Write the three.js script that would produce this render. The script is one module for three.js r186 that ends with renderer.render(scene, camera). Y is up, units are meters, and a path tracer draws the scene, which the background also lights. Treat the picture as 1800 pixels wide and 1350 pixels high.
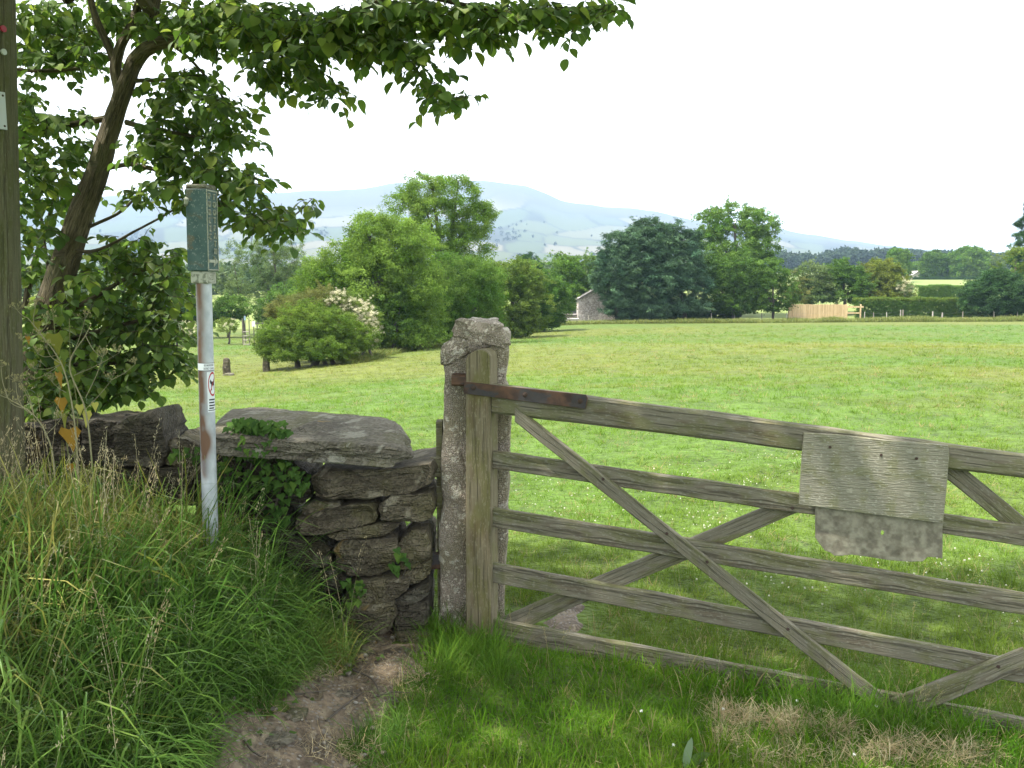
import * as THREE from 'three';
import { mergeGeometries, toCreasedNormals, mergeVertices } from 'three/addons/utils/BufferGeometryUtils.js';
import { FontLoader } from 'three/addons/loaders/FontLoader.js';
import { TextGeometry } from 'three/addons/geometries/TextGeometry.js';

// ------------------------------------------------------------------ camera, sky, sun, exposure
const scene = new THREE.Scene();
const FOCAL = 1516, EYE = 1.6, PITCH = Math.atan(175 / FOCAL);
const camera = new THREE.PerspectiveCamera(2 * Math.atan(675 / FOCAL) * 180 / Math.PI, 4 / 3, 0.05, 15000);
camera.position.set(0, EYE, 0);
camera.rotation.set(-PITCH, 0, 0);

const TO_SUN = new THREE.Vector3(-0.62, 1.35, 0.10).normalize();
{
  const W = 128, H = 64, data = new Float32Array(W * H * 4);
  for (let r = 0; r < H; r++) for (let c = 0; c < W; c++) {
    const up = ((r + 0.5) / H - 0.5) * Math.PI, az = ((c + 0.5) / W - 0.5) * 2 * Math.PI;
    const d = new THREE.Vector3(Math.cos(az) * Math.cos(up), Math.sin(up), Math.sin(az) * Math.cos(up));
    const t = Math.max(0, d.y), glow = Math.pow(Math.max(0, d.dot(TO_SUN)), 6) * 0.10;
    const i = (r * W + c) * 4;
    data[i] = 1.00 - 0.30 * t + glow; data[i + 1] = 1.02 - 0.28 * t + glow; data[i + 2] = 1.02 - 0.24 * t + glow * 0.9; data[i + 3] = 1;
  }
  const sky = new THREE.DataTexture(data, W, H, THREE.RGBAFormat, THREE.FloatType);
  sky.mapping = THREE.EquirectangularReflectionMapping; sky.magFilter = THREE.LinearFilter; sky.needsUpdate = true;
  scene.background = sky; scene.environment = sky;
}
const sun = new THREE.DirectionalLight(new THREE.Color(1, 0.95, 0.86), 4.2);
sun.name = 'sun'; sun.position.copy(TO_SUN).multiplyScalar(60); sun.shadow.radius = 2.5;
sun.shadow.mapSize.set(4096, 4096);
Object.assign(sun.shadow.camera, { left: -80, right: 80, top: 80, bottom: -80, near: 1, far: 250 });
scene.add(sun, sun.target);
scene.fog = new THREE.FogExp2(new THREE.Color(0.52, 0.73, 1.0), 0.00018);

const renderer = new THREE.WebGLRenderer({ antialias: true });
renderer.toneMapping = THREE.LinearToneMapping;
renderer.toneMappingExposure = 3.0;
renderer.shadowMap.enabled = true;

// ------------------------------------------------------------------ small tools
const V = (x, y, z) => new THREE.Vector3(x, y, z);
const clamp = (x, a = 0, b = 1) => Math.min(b, Math.max(a, x)), lerp = (a, b, t) => a + (b - a) * t;
const smooth = (a, b, x) => { const t = clamp((x - a) / (b - a)); return t * t * (3 - 2 * t); };
function rng(seed) {
  let a = seed * 2654435761 >>> 0;
  const f = () => { a = (a + 0x6D2B79F5) >>> 0; let t = Math.imul(a ^ (a >>> 15), 1 | a); t = (t + Math.imul(t ^ (t >>> 7), 61 | t)) ^ t; return ((t ^ (t >>> 14)) >>> 0) / 4294967296; };
  f(); f();
  f.s = (k = 1) => (f() * 2 - 1) * k;
  f.r = (a, b) => a + (b - a) * f();
  f.n = () => (f() + f() + f() + f() - 2) * 0.87;
  return f;
}
const hash3 = (x, y, z) => { let h = Math.imul(x, 374761393) + Math.imul(y, 668265263) + Math.imul(z, 2147483647 ^ 0x5bd1e995) | 0; h = Math.imul(h ^ (h >>> 13), 1274126177); h ^= h >>> 16; return (h >>> 0) / 4294967296; };
const fade = (t) => t * t * t * (t * (t * 6 - 15) + 10);
function noise3(x, y, z) {                       // value noise, -1..1
  const X = Math.floor(x), Y = Math.floor(y), Z = Math.floor(z), u = fade(x - X), v = fade(y - Y), w = fade(z - Z);
  const h = (i, j, k) => hash3(X + i, Y + j, Z + k);
  return 2 * lerp(lerp(lerp(h(0, 0, 0), h(1, 0, 0), u), lerp(h(0, 1, 0), h(1, 1, 0), u), v), lerp(lerp(h(0, 0, 1), h(1, 0, 1), u), lerp(h(0, 1, 1), h(1, 1, 1), u), v), w) - 1;
}
const fbm3 = (x, y, z, o = 4) => { let s = 0, a = 0.5, n = 0; for (let i = 0; i < o; i++) { s += a * noise3(x, y, z); n += a; a *= 0.5; x = x * 2.03 + 11.3; y = y * 2.01 + 5.7; z = z * 1.99 + 3.1; } return s / n; };
function pnoise(x, y, px, py, s) {              // periodic value noise, -1..1
  const X = Math.floor(x), Y = Math.floor(y), u = fade(x - X), v = fade(y - Y), m = (a, p) => ((a % p) + p) % p;
  const h = (i, j) => hash3(m(X + i, px), m(Y + j, py), s);
  return 2 * lerp(lerp(h(0, 0), h(1, 0), u), lerp(h(0, 1), h(1, 1), u), v) - 1;
}
const pfbm = (u, v, fu, fv, o, s) => { let r = 0, a = 0.5, n = 0; for (let i = 0; i < o; i++) { r += a * pnoise(u * fu, v * fv, fu, fv, s + i); n += a; a *= 0.55; fu *= 2; fv *= 2; } return r / n; };
function pcells(u, v, fu, fv, s) {              // periodic cells: [nearest, second, id]
  const x = u * fu, y = v * fv, X = Math.floor(x), Y = Math.floor(y); let a = 9, b = 9, id = 0;
  for (let j = -1; j < 2; j++) for (let i = -1; i < 2; i++) {
    const cx = ((X + i) % fu + fu) % fu, cy = ((Y + j) % fv + fv) % fv, q = hash3(cx, cy, s), w = hash3(cx, cy, s + 7);
    const d = Math.hypot(X + i + 0.15 + 0.7 * q - x, Y + j + 0.15 + 0.7 * w - y);
    if (d < a) { b = a; a = d; id = hash3(cx, cy, s + 13); } else if (d < b) b = d;
  }
  return [a, b, id];
}
const toS = (x) => { x = clamp(x); return 255 * (x <= 0.0031308 ? 12.92 * x : 1.055 * Math.pow(x, 1 / 2.4) - 0.055); };
const mix3 = (a, b, t) => [lerp(a[0], b[0], t), lerp(a[1], b[1], t), lerp(a[2], b[2], t)];
// colour (linear) and height come out of one function of (u, v); returns { map, bump }
function textures(w, h, fn, rep = [1, 1]) {
  const c = new Uint8Array(w * h * 4), b = new Uint8Array(w * h * 4);
  for (let y = 0; y < h; y++) for (let x = 0; x < w; x++) {
    const [col, ht] = fn((x + 0.5) / w, (y + 0.5) / h), i = (y * w + x) * 4;
    for (let k = 0; k < 3; k++) { c[i + k] = toS(col[k]); b[i + k] = 255 * clamp(ht); }
    c[i + 3] = b[i + 3] = 255;
  }
  const make = (d, srgb) => { const t = new THREE.DataTexture(d, w, h); t.wrapS = t.wrapT = THREE.RepeatWrapping; t.magFilter = THREE.LinearFilter; t.repeat.set(...rep); if (srgb) t.colorSpace = THREE.SRGBColorSpace; t.needsUpdate = true; return t; };
  return { map: make(c, true), bump: make(b, false) };
}
const std = (t, o = {}) => new THREE.MeshStandardMaterial({ roughness: 0.9, ...(t ? { map: t.map, bumpMap: t.bump, bumpScale: o.bump ?? 0.004 } : {}), ...Object.fromEntries(Object.entries(o).filter(([k]) => k !== 'bump')) });
const rgb = (r, g, b) => new THREE.Color().setRGB(r, g, b);
const leafMat = (r, g, b, tr = 0.4, rough = 1, spec = 0.25) => new THREE.MeshPhysicalMaterial({ color: rgb(r, g, b), roughness: rough, transmission: tr, thickness: 0, side: THREE.DoubleSide, specularIntensity: spec });

// pixel of the photograph (1800 x 1350) and depth in metres -> point; the frame of measurement for everything built below
const CP = Math.cos(PITCH), SP = Math.sin(PITCH);
function ray(px, py) { const cx = (px - 900) / FOCAL, cy = (675 - py) / FOCAL; return V(cx, -SP + cy * CP, -CP - cy * SP); }
function P(px, py, d) { const r = ray(px, py), k = d / -r.z; return V(r.x * k, EYE + r.y * k, -d); }
const colOf = (x, d) => 900 + FOCAL * x / Math.max(0.01, d) * 1;     // near enough for lookups of columns

// things, parts, labels
const base = new WeakMap(), used = {};
function numbered(n) { const k = used[n] = (used[n] ?? -1) + 1; return k ? `${n}_${String(k).padStart(3, '0')}` : n; }
function tag(o, label, category, group, kind) { if (label) o.userData.label = label; if (category) o.userData.category = category; if (group) o.userData.group = group; if (kind) o.userData.kind = kind; return o; }
function thing(name, label, category, at, group) {
  const o = new THREE.Group(); o.name = numbered(name); o.position.copy(at); base.set(o, at.clone()); scene.add(o);
  return tag(o, label, category, group);
}
// geometry in world coordinates becomes a part of a thing (or a sub-part of a part)
function part(name, geo, mat, parent) {
  const m = new THREE.Mesh(geo, mat), b = base.get(parent); m.name = name; geo.translate(-b.x, -b.y, -b.z); base.set(m, b); parent.add(m); return m;
}
function top(name, geo, mat, kind, label, category, group) { const m = new THREE.Mesh(geo, mat); m.name = numbered(name); scene.add(m); return tag(m, label, category, group, kind); }
function instances(name, geo, mat, list, parent = scene) {           // list of [matrix, colour]
  const m = new THREE.InstancedMesh(geo, mat, list.length); m.name = parent === scene ? numbered(name) : name;
  list.forEach(([x, c], i) => { m.setMatrixAt(i, x); if (c) m.setColorAt(i, c); });
  parent.add(m); m.userData.kind = 'stuff'; return m;
}
const M4 = (p, q, s) => new THREE.Matrix4().compose(p, q, s instanceof THREE.Vector3 ? s : V(s, s, s));
const Q = (x, y, z, o = 'YXZ') => new THREE.Quaternion().setFromEuler(new THREE.Euler(x, y, z, o));
function geoOf(pos, idx, uv, col) {
  const g = new THREE.BufferGeometry(); g.setAttribute('position', new THREE.Float32BufferAttribute(pos, 3));
  if (uv) g.setAttribute('uv', new THREE.Float32BufferAttribute(uv, 2)); if (col) g.setAttribute('color', new THREE.Float32BufferAttribute(col, 3));
  if (idx) g.setIndex(idx); g.computeVertexNormals(); return g;
}
// tube along points with a radius at each; uv in metres
function limb(pts, radii, sides = 8, rough = 0, seed = 1, grain = false) {
  const curve = new THREE.CatmullRomCurve3(pts), n = Math.max(4, pts.length * 5), pos = [], uv = [], idx = [];
  let prev = V(0.31, 0.2, 0.93), len = 0, last = null;
  for (let i = 0; i <= n; i++) {
    const t = i / n, p = curve.getPoint(t), tan = curve.getTangent(t), k = t * (radii.length - 1), a = Math.floor(Math.min(k, radii.length - 2));
    let r = lerp(radii[a], radii[a + 1], k - a);
    if (last) len += p.distanceTo(last); last = p;
    const u = prev.clone().sub(tan.clone().multiplyScalar(prev.dot(tan))).normalize(), w = tan.clone().cross(u); prev = u;
    for (let j = 0; j <= sides; j++) {
      const f = j / sides * Math.PI * 2, rr = r * (1 + rough * fbm3(Math.cos(f) * 1.5 + seed * 9, Math.sin(f) * 1.5, len * 3 / (r * 8 + 0.1), 2));
      const q = p.clone().addScaledVector(u, Math.cos(f) * rr).addScaledVector(w, Math.sin(f) * rr);
      pos.push(q.x, q.y, q.z); const around = j / sides * Math.max(0.2, Math.round(r * 12 * 5) / 5); if (grain) uv.push(len, around); else uv.push(around, len);
    }
  }
  const s = sides + 1;
  for (let i = 0; i < n; i++) for (let j = 0; j < sides; j++) { const a = i * s + j; idx.push(a, a + 1, a + s, a + 1, a + s + 1, a + s); }
  return geoOf(pos, idx, uv);
}
// sawn board between four corners of its front face, going back by a vector
function board(TL, TR, BL, BR, back, o = {}) {
  const { seg = 14, bev = 0.005, seed = 1, wear = 0.002 } = o, r = rng(seed), ou = r() * 5, ov = r() * 5;
  const h = TL.distanceTo(BL), t = back.length(), L = TL.distanceTo(TR), bh = Math.min(0.3, bev / h), bt = Math.min(0.3, bev / t);
  const ring = [[bh, 0], [0.35, 0], [0.65, 0], [1 - bh, 0], [1, bt], [1, 1 - bt], [1 - bh, 1], [0.5, 1], [bh, 1], [0, 1 - bt], [0, 0.5], [0, bt], [bh, 0]];
  const pos = [], uv = [], idx = [], m = ring.length; let per = [0];
  for (let i = 1; i < m; i++) per.push(per[i - 1] + Math.hypot((ring[i][0] - ring[i - 1][0]) * h, (ring[i][1] - ring[i - 1][1]) * t));
  for (let i = 0; i <= seg; i++) {
    const s = i / seg, a = TL.clone().lerp(TR, s), b = BL.clone().lerp(BR, s);
    ring.forEach(([y, z], j) => {
      const p = a.clone().lerp(b, y).addScaledVector(back, z), e = (Math.abs(y - 0.5) > 0.3 ? 1 : 0.3);
      p.y += wear * e * fbm3(p.x * 9 + seed, y * 3 + z * 2, p.z * 9, 3) * 2; p.addScaledVector(back, wear / t * e * noise3(p.x * 13 + seed, y * 4, z * 2) * (z < 0.5 ? 1 : -1));
      pos.push(p.x, p.y, p.z); uv.push(s * L + ou, per[j] + ov);
    });
  }
  for (let i = 0; i < seg; i++) for (let j = 0; j < m - 1; j++) { const k = i * m + j; idx.push(k, k + m, k + 1, k + 1, k + m, k + m + 1); }
  for (const e of [0, seg]) {
    const c = pos.length / 3, o3 = e * m * 3; let cx = 0, cy = 0, cz = 0;
    for (let j = 0; j < m - 1; j++) { cx += pos[o3 + j * 3]; cy += pos[o3 + j * 3 + 1]; cz += pos[o3 + j * 3 + 2]; }
    pos.push(cx / (m - 1), cy / (m - 1), cz / (m - 1)); uv.push(ou, ov);
    for (let j = 0; j < m - 1; j++) { const a = e * m + j; if (e) idx.push(c, a + 1, a); else idx.push(c, a, a + 1); }
  }
  const g = geoOf(pos, idx, uv); return toCreasedNormals(g, 0.55);
}
const boxGeo = (x0, x1, y0, y1, z0, z1, o = {}) => board(V(x0, y1, z1), V(x1, y1, z1), V(x0, y0, z1), V(x1, y0, z1), V(0, 0, z0 - z1), { seg: 2, bev: 0.004, wear: 0, ...o });
function stoneFrom(pts, depth, o = {}) {         // pts: closed outline in 3-D (front face), going back along z
  const { N = 36, bevel = 0.02, rough = 0.012, seed = 1, strata = 1, back = V(0, 0, -1), tension = 0.25, belly = 0.01, freq = 7, ledge = 0, tilt = 0, facet = 0 } = o, tr = rng(seed + 900), tx = tr.s(tilt), ty = tr.s(tilt);
  const c3 = new THREE.CatmullRomCurve3(pts, true, 'catmullrom', tension), out = c3.getSpacedPoints(N).slice(0, N), c = V(0, 0, 0); out.forEach((p) => c.addScaledVector(p, 1 / N));
  const rings = [[0.0, -belly], [0.2, -belly], [0.4, -belly], [0.55, -belly], [0.7, -belly * 0.8], [0.85, -belly * 0.4], [0.955, bevel * 0.35], [0.99, bevel * 1.0], [1, bevel * 2.2], [1.0, depth * 0.14], [1.0, depth * 0.25], [1.0, depth * 0.38], [1.0, depth * 0.5], [0.99, depth * 0.75], [0.95, depth - bevel], [0.8, depth], [0, depth]];
  const pos = [], uv = [], idx = [], r = rng(seed), ou = r() * 3, ov = r() * 3;
  rings.forEach(([s, z], k) => {
    for (let j = 0; j <= N; j++) {
      const p = c.clone().lerp(out[j % N], s).addScaledVector(back, z), q = p.clone().multiplyScalar(freq); if (k < 6) p.addScaledVector(back, (p.x - c.x) * tx + (p.y - c.y) * ty);
      const n = fbm3(q.x + seed * 3.7, q.y * (1 + 2.5 * strata), q.z, 4), n2 = fbm3(q.x * 0.6 + 40 + seed, q.y * 0.7, q.z * 0.6, 2);
      const dir = p.clone().sub(c.clone().addScaledVector(back, depth * 0.5)); dir.normalize();
      p.addScaledVector(dir, rough * (n * 1.1 + n2 * 1.1)); if (facet) {
        const cx = p.x / 0.085 + seed * 5.3, cy = p.y / 0.05 + seed * 1.7, cz = p.z / 0.085; let bd = 99, bx = 0, by = 0, bz = 0;
        for (let a = -1; a < 2; a++) for (let b = -1; b < 2; b++) for (let e = -1; e < 2; e++) { const X = Math.floor(cx) + a, Y = Math.floor(cy) + b, Z = Math.floor(cz) + e, qx = X + hash3(X, Y, Z), qy = Y + hash3(X + 91, Y, Z), qz = Z + hash3(X, Y + 57, Z), dd = (qx - cx) ** 2 + (qy - cy) ** 2 + (qz - cz) ** 2; if (dd < bd) { bd = dd; bx = qx; by = qy; bz = qz; } }
        const h1 = hash3(Math.round(bx * 97), Math.round(by * 89), 5) - 0.5, h2 = hash3(Math.round(by * 97), Math.round(bz * 89), 6) - 0.5, h3 = hash3(Math.round(bx * 53), Math.round(bz * 61), 7) - 0.5;
        p.addScaledVector(dir, facet * ((cx - bx) * h1 + (cy - by) * h2 * 1.4 + h3 * 0.9));
      }
      if (ledge) { const e = noise3(p.x * 2.5 + seed, p.y * 42 + noise3(p.x * 6, p.y * 6, seed) * 1.2, p.z * 2.5); p.addScaledVector(dir, ledge * (e > 0.25 ? -1 : e * 0.5)); } pos.push(p.x, p.y, p.z); uv.push(p.x + p.z * 0.7 + ou, p.y + p.z * 0.7 + ov);
    }
  });
  const m = N + 1;
  for (let k = 0; k < rings.length - 1; k++) for (let j = 0; j < N; j++) { const a = k * m + j; idx.push(a, a + 1, a + m, a + 1, a + m + 1, a + m); }
  let g = mergeVertices(geoOf(pos, idx, uv), 1e-5);
  // orient outward
  g.computeVertexNormals(); g = toCreasedNormals(g, o.facet ? 0.42 : 0.75); return g;
}

// ------------------------------------------------------------------ materials
const GREENISH = [0.105, 0.115, 0.035];
const woodTex = textures(1024, 512, (u, v) => {
  const warp = pfbm(u, v, 2, 4, 3, 5) * 0.05, g = pfbm(u, v + warp, 3, 60, 3, 11), fine = pfbm(u, v + warp, 8, 128, 2, 21), pat = pfbm(u, v, 4, 4, 4, 31), pat2 = pfbm(u, v, 3, 5, 4, 77);
  let c = mix3([0.20, 0.185, 0.14], [0.36, 0.34, 0.28], clamp(0.5 + g * 0.55 + fine * 0.4));
  c = mix3(c, GREENISH.map((x) => x * 1.9), smooth(-0.05, 0.5, pat) * 0.6);
  c = mix3(c, [0.15, 0.10, 0.06], smooth(0.15, 0.6, pat2) * 0.45);
  const li = pfbm(u, v, 40, 60, 4, 91); c = mix3(c, [0.46, 0.47, 0.42], smooth(0.22, 0.5, li) * 0.45);
  const crack = smooth(0.25, 0.5, -g - 0.1 * fine); c = mix3(c, [0.07, 0.062, 0.045], crack * 0.55);
  return [c, 0.6 + g * 0.25 + fine * 0.22 - crack * 0.45];
}, [1.6, 3.4]);
const wood = std(woodTex, { bump: 0.003, color: rgb(0.55, 0.525, 0.465) });
const woodBrown = std(woodTex, { bump: 0.003, color: rgb(0.60, 0.53, 0.39) });
const woodGrey = std(woodTex, { bump: 0.006, color: rgb(1.15, 1.15, 1.08) });
const woodPole = std(woodTex, { bump: 0.004, color: rgb(0.42, 0.42, 0.27) });
const woodOld = std(woodTex, { bump: 0.004, color: rgb(0.55, 0.53, 0.40) });
const plyTex = textures(512, 512, (u, v) => {
  const g = pfbm(u, v, 5, 64, 4, 311), li = pfbm(u, v, 18, 40, 4, 317), pt = pfbm(u, v, 4, 4, 4, 331);
  let c = mix3([0.25, 0.24, 0.19], [0.34, 0.33, 0.275], clamp(0.5 + g * 0.9)); c = mix3(c, [0.20, 0.21, 0.09], smooth(-0.1, 0.5, pt) * 0.5); c = mix3(c, [0.58, 0.58, 0.52], smooth(0.28, 0.55, li) * 0.5); c = mix3(c, [0.12, 0.11, 0.08], smooth(0.3, 0.55, -g) * 0.4);
  return [c, 0.5 + 0.4 * g + 0.2 * li];
}, [4.5, 5.5]);
const ply = std(plyTex, { bump: 0.004, color: rgb(0.74, 0.72, 0.645) });
const plyRot = std(textures(256, 256, (u, v) => {
  const a = pfbm(u, v, 4, 3, 4, 401), b = pfbm(u, v, 20, 20, 3, 405); let c = mix3([0.16, 0.13, 0.10], [0.30, 0.255, 0.20], clamp(0.5 + b));
  c = mix3(c, [0.08, 0.062, 0.045], smooth(0.15, 0.6, a) * 0.55); c = mix3(c, [0.33, 0.29, 0.23], smooth(0.2, 0.6, -a) * 0.3); return [c, 0.5 + 0.4 * b];
}, [2.2, 2.2]), { bump: 0.003, color: rgb(0.90, 0.98, 0.92) });
const stoneTex = textures(1024, 1024, (u, v) => {
  const a = pfbm(u, v, 4, 10, 6, 101), b = pfbm(u, v, 6, 6, 5, 107), s = pfbm(u, v, 10, 90, 3, 113), f = pfbm(u, v, 90, 90, 2, 117);
  let c = mix3([0.105, 0.095, 0.075], [0.27, 0.25, 0.21], clamp(0.42 + a * 0.9 + f * 0.55 + s * 0.3));
  c = mix3(c, [0.13, 0.13, 0.045], smooth(0.0, 0.45, b) * 0.5); c = mix3(c, [0.07, 0.055, 0.045], smooth(0.1, 0.5, -b) * 0.45);
  const l = pfbm(u, v, 9, 9, 5, 131), [d] = pcells(u, v, 14, 14, 137); c = mix3(c, [0.50, 0.50, 0.46], smooth(0.30, 0.48, l) * 0.5); c = mix3(c, [0.45, 0.45, 0.4], (d < 0.12 ? 1 : 0) * smooth(0.0, 0.4, b) * 0.4);
  c = mix3(c, [0.38, 0.26, 0.07], smooth(0.42, 0.6, pfbm(u, v, 7, 7, 4, 151)) * 0.6);
  return [c, 0.5 + a * 0.3 + s * 0.25 + f * 0.15];
}, [1.3, 1.3]);
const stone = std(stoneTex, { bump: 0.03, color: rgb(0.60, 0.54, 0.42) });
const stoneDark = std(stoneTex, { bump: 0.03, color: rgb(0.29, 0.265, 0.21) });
const stoneCap = std(stoneTex, { bump: 0.03, color: rgb(0.80, 0.77, 0.69) });
const gritTex = textures(1024, 1024, (u, v) => {
  const [d, e, id] = pcells(u, v, 72, 72, 201), a = pfbm(u, v, 4, 4, 5, 205), [d2, , id2] = pcells(u, v, 30, 30, 211);
  let c = mix3([0.17, 0.155, 0.135], [0.50, 0.47, 0.43], id * 0.75 * (1 - smooth(0.25, 0.6, d))); if (id2 > 0.8 && d2 < 0.3) c = mix3(c, [0.60, 0.58, 0.54], 0.6);
  c = mix3(c, [0.16, 0.15, 0.09], smooth(-0.1, 0.5, a) * 0.5); c = mix3(c, [0.42, 0.36, 0.33], smooth(0.0, 0.6, -a) * 0.3);
  const l = pfbm(u, v, 14, 14, 4, 221); c = mix3(c, [0.55, 0.56, 0.53], smooth(0.3, 0.5, l) * 0.5);
  return [c, 0.35 + 0.6 * (1 - smooth(0.1, 0.55, d)) * (0.4 + 0.6 * id)];
}, [1.5, 1.5]);
const grit = std(gritTex, { bump: 0.012, color: rgb(1.22, 1.12, 0.98) });
const barkTex = textures(512, 512, (u, v) => {
  const a = pfbm(u, v, 12, 4, 4, 501), b = pfbm(u, v, 40, 18, 3, 507), p = pfbm(u, v, 3, 3, 3, 511);
  let c = mix3([0.035, 0.026, 0.016], [0.19, 0.145, 0.09], clamp(0.5 + a * 0.6 + b * 0.5)); c = mix3(c, [0.13, 0.13, 0.05], smooth(0, 0.6, p) * 0.4); return [c, 0.5 + a * 0.3 + b * 0.35];
}, [3, 1.5]);
const bark = std(barkTex, { bump: 0.016, color: rgb(0.92, 0.97, 0.84) });
const barkFar = std(null, { color: rgb(0.085, 0.07, 0.055) });
const rustTex = textures(256, 256, (u, v) => {
  const a = pfbm(u, v, 6, 6, 5, 601), b = pfbm(u, v, 3, 8, 4, 607); let c = mix3([0.055, 0.03, 0.024], [0.16, 0.075, 0.045], clamp(0.5 + a)); c = mix3(c, [0.05, 0.055, 0.07], smooth(0.05, 0.4, b) * 0.7); return [c, 0.5 + a * 0.5];
}, [4, 4]);
const rust = std(rustTex, { bump: 0.002, color: rgb(0.72, 0.78, 0.70), roughness: 0.75, metalness: 0.15 });
const galvTex = textures(512, 512, (u, v) => {                       // u runs once round the tube, v up its whole length
  const a = pfbm(u, v, 8, 40, 4, 701), b = pfbm(u, v, 4, 9, 4, 707), k = pfbm(u, v, 3, 14, 3, 711);
  let c = mix3([0.42, 0.45, 0.48], [0.56, 0.59, 0.62], clamp(0.5 + a));
  const side = Math.exp(-(((u - 0.60) / 0.11) ** 2)) * smooth(0.30, 0.5, v + k * 0.12) * (0.75 + 0.4 * b), patch = Math.exp(-(((v - 0.50) / 0.035) ** 2 + ((u - 0.68) / 0.12) ** 2));
  c = mix3(c, [0.16, 0.085, 0.05], clamp(side * 1.3 + a * 0.25 * side + patch * 1.2)); c = mix3(c, [0.30, 0.34, 0.37], smooth(0.2, 0.5, k) * 0.4);
  return [c, 0.5 + a * 0.3];
});
const galv = std(galvTex, { bump: 0.0008, roughness: 0.55, metalness: 0.25 });
const greenPaint = std(textures(256, 256, (u, v) => {
  const a = pfbm(u, v, 5, 5, 5, 801), b = pfbm(u, v, 30, 30, 2, 803); let c = mix3([0.022, 0.062, 0.055], [0.042, 0.09, 0.08], clamp(0.5 + a)); c = mix3(c, [0.10, 0.075, 0.03], smooth(0.2, 0.55, pfbm(u, v, 4, 6, 4, 811)) * 0.6); c = mix3(c, [0.2, 0.23, 0.2], smooth(0.42, 0.55, b) * 0.5); return [c, 0.5 + a * 0.3];
}, [5, 5]), { bump: 0.001, roughness: 0.6 });
const palePaint = std(textures(128, 128, (u, v) => { const a = pfbm(u, v, 8, 8, 4, 821); return [mix3([0.42, 0.42, 0.34], [0.18, 0.19, 0.14], smooth(0, 0.5, a)), 0.5 + a * 0.4]; }, [8, 8]), { bump: 0.001 });
const moss = std(textures(128, 128, (u, v) => { const a = pfbm(u, v, 12, 12, 4, 831); return [mix3([0.09, 0.08, 0.05], [0.24, 0.23, 0.17], clamp(0.5 + a)), 0.5 + a * 0.5]; }, [8, 8]), { bump: 0.004 });
const dirt = std(textures(1024, 1024, (u, v) => {
  const a = pfbm(u, v, 6, 6, 6, 901), b = pfbm(u, v, 60, 60, 3, 907), [d, , id] = pcells(u, v, 40, 40, 911);
  let c = mix3([0.075, 0.055, 0.038], [0.235, 0.185, 0.135], clamp(0.5 + a * 0.9 + b * 0.5)); if (id > 0.62 && d < 0.30) c = mix3(c, mix3([0.30, 0.28, 0.26], [0.16, 0.15, 0.14], id * 3 % 1), 0.75);
  c = mix3(c, [0.34, 0.29, 0.20], smooth(0.3, 0.5, pfbm(u, v, 30, 12, 3, 921)) * 0.5); c = mix3(c, [0.06, 0.05, 0.04], smooth(0.15, 0.5, pfbm(u, v, 9, 9, 5, 931)) * 0.6);
  return [c, 0.45 + a * 0.25 + b * 0.2 + (id > 0.62 && d < 0.30 ? 0.2 : 0)];
}, [1.2, 1.2]), { bump: 0.012, color: rgb(0.84, 0.82, 0.78) });

// ------------------------------------------------------------------ the lie of the land
const tanOf = (py) => Math.tan(Math.atan((675 - py) / FOCAL) - PITCH);
const controls = [[0, -0.12, 4], [-5, -0.05, 3], [5, -0.3, 3], [0, -0.12, -2], [2, -0.22, -2.5], [5, -0.42, -3], [-1, -0.1, -4], [0, -0.13, -4.2], [2.1, -0.27, -3.5], [-6, -0.1, -4], [1.2, -0.2, -5.5], [-3, -0.35, -6.5], [8, -0.5, -5],
  ...[[900, 800, 10], [900, 690, 20], [900, 626, 42], [900, 595, 75], [930, 578, 95], [1500, 790, 10], [1500, 668, 20], [1500, 612, 42], [1500, 585, 70], [1500, 562, 108], [1200, 566, 106], [1900, 561, 108], [1900, 600, 55], [2300, 680, 20],
    [450, 812, 10], [450, 715, 20], [450, 660, 40], [450, 604, 76], [600, 640, 42], [700, 612, 56], [870, 594, 77], [430, 588, 92], [250, 660, 40], [250, 604, 76], [100, 720, 20], [-100, 610, 76], [980, 573, 96]].map(([x, y, d]) => { const p = P(x, y, d); return [p.x, p.y, p.z]; })];
const tps = (() => {
  const n = controls.length, N = n + 3, A = [], U = (r2) => (r2 < 1e-9 ? 0 : r2 * Math.log(r2));
  for (let i = 0; i < N; i++) A.push(new Float64Array(N + 1));
  for (let i = 0; i < n; i++) {
    const [x, y, z] = controls[i];
    for (let j = 0; j < n; j++) A[i][j] = U((x - controls[j][0]) ** 2 + (z - controls[j][2]) ** 2);
    A[i][i] += 0.4; A[i][n] = A[n][i] = 1; A[i][n + 1] = A[n + 1][i] = x; A[i][n + 2] = A[n + 2][i] = z; A[i][N] = y;
  }
  for (let c = 0; c < N; c++) {
    let p = c; for (let r = c + 1; r < N; r++) if (Math.abs(A[r][c]) > Math.abs(A[p][c])) p = r;
    [A[c], A[p]] = [A[p], A[c]];
    for (let r = 0; r < N; r++) if (r !== c) { const k = A[r][c] / A[c][c]; if (k) for (let q = c; q <= N; q++) A[r][q] -= k * A[c][q]; }
  }
  const w = A.map((row, i) => row[N] / row[i]);
  return (x, z) => { let s = w[n] + w[n + 1] * x + w[n + 2] * z; for (let i = 0; i < n; i++) s += w[i] * U((x - controls[i][0]) ** 2 + (z - controls[i][2]) ** 2); return s; };
})();
const along = (t, list) => { for (let i = 1; i < list.length; i++) if (t <= list[i][0]) { const [a, b] = list[i - 1], [c, d] = list[i]; return lerp(b, d, clamp((t - a) / (c - a))); } return list[list.length - 1][1]; };
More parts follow.
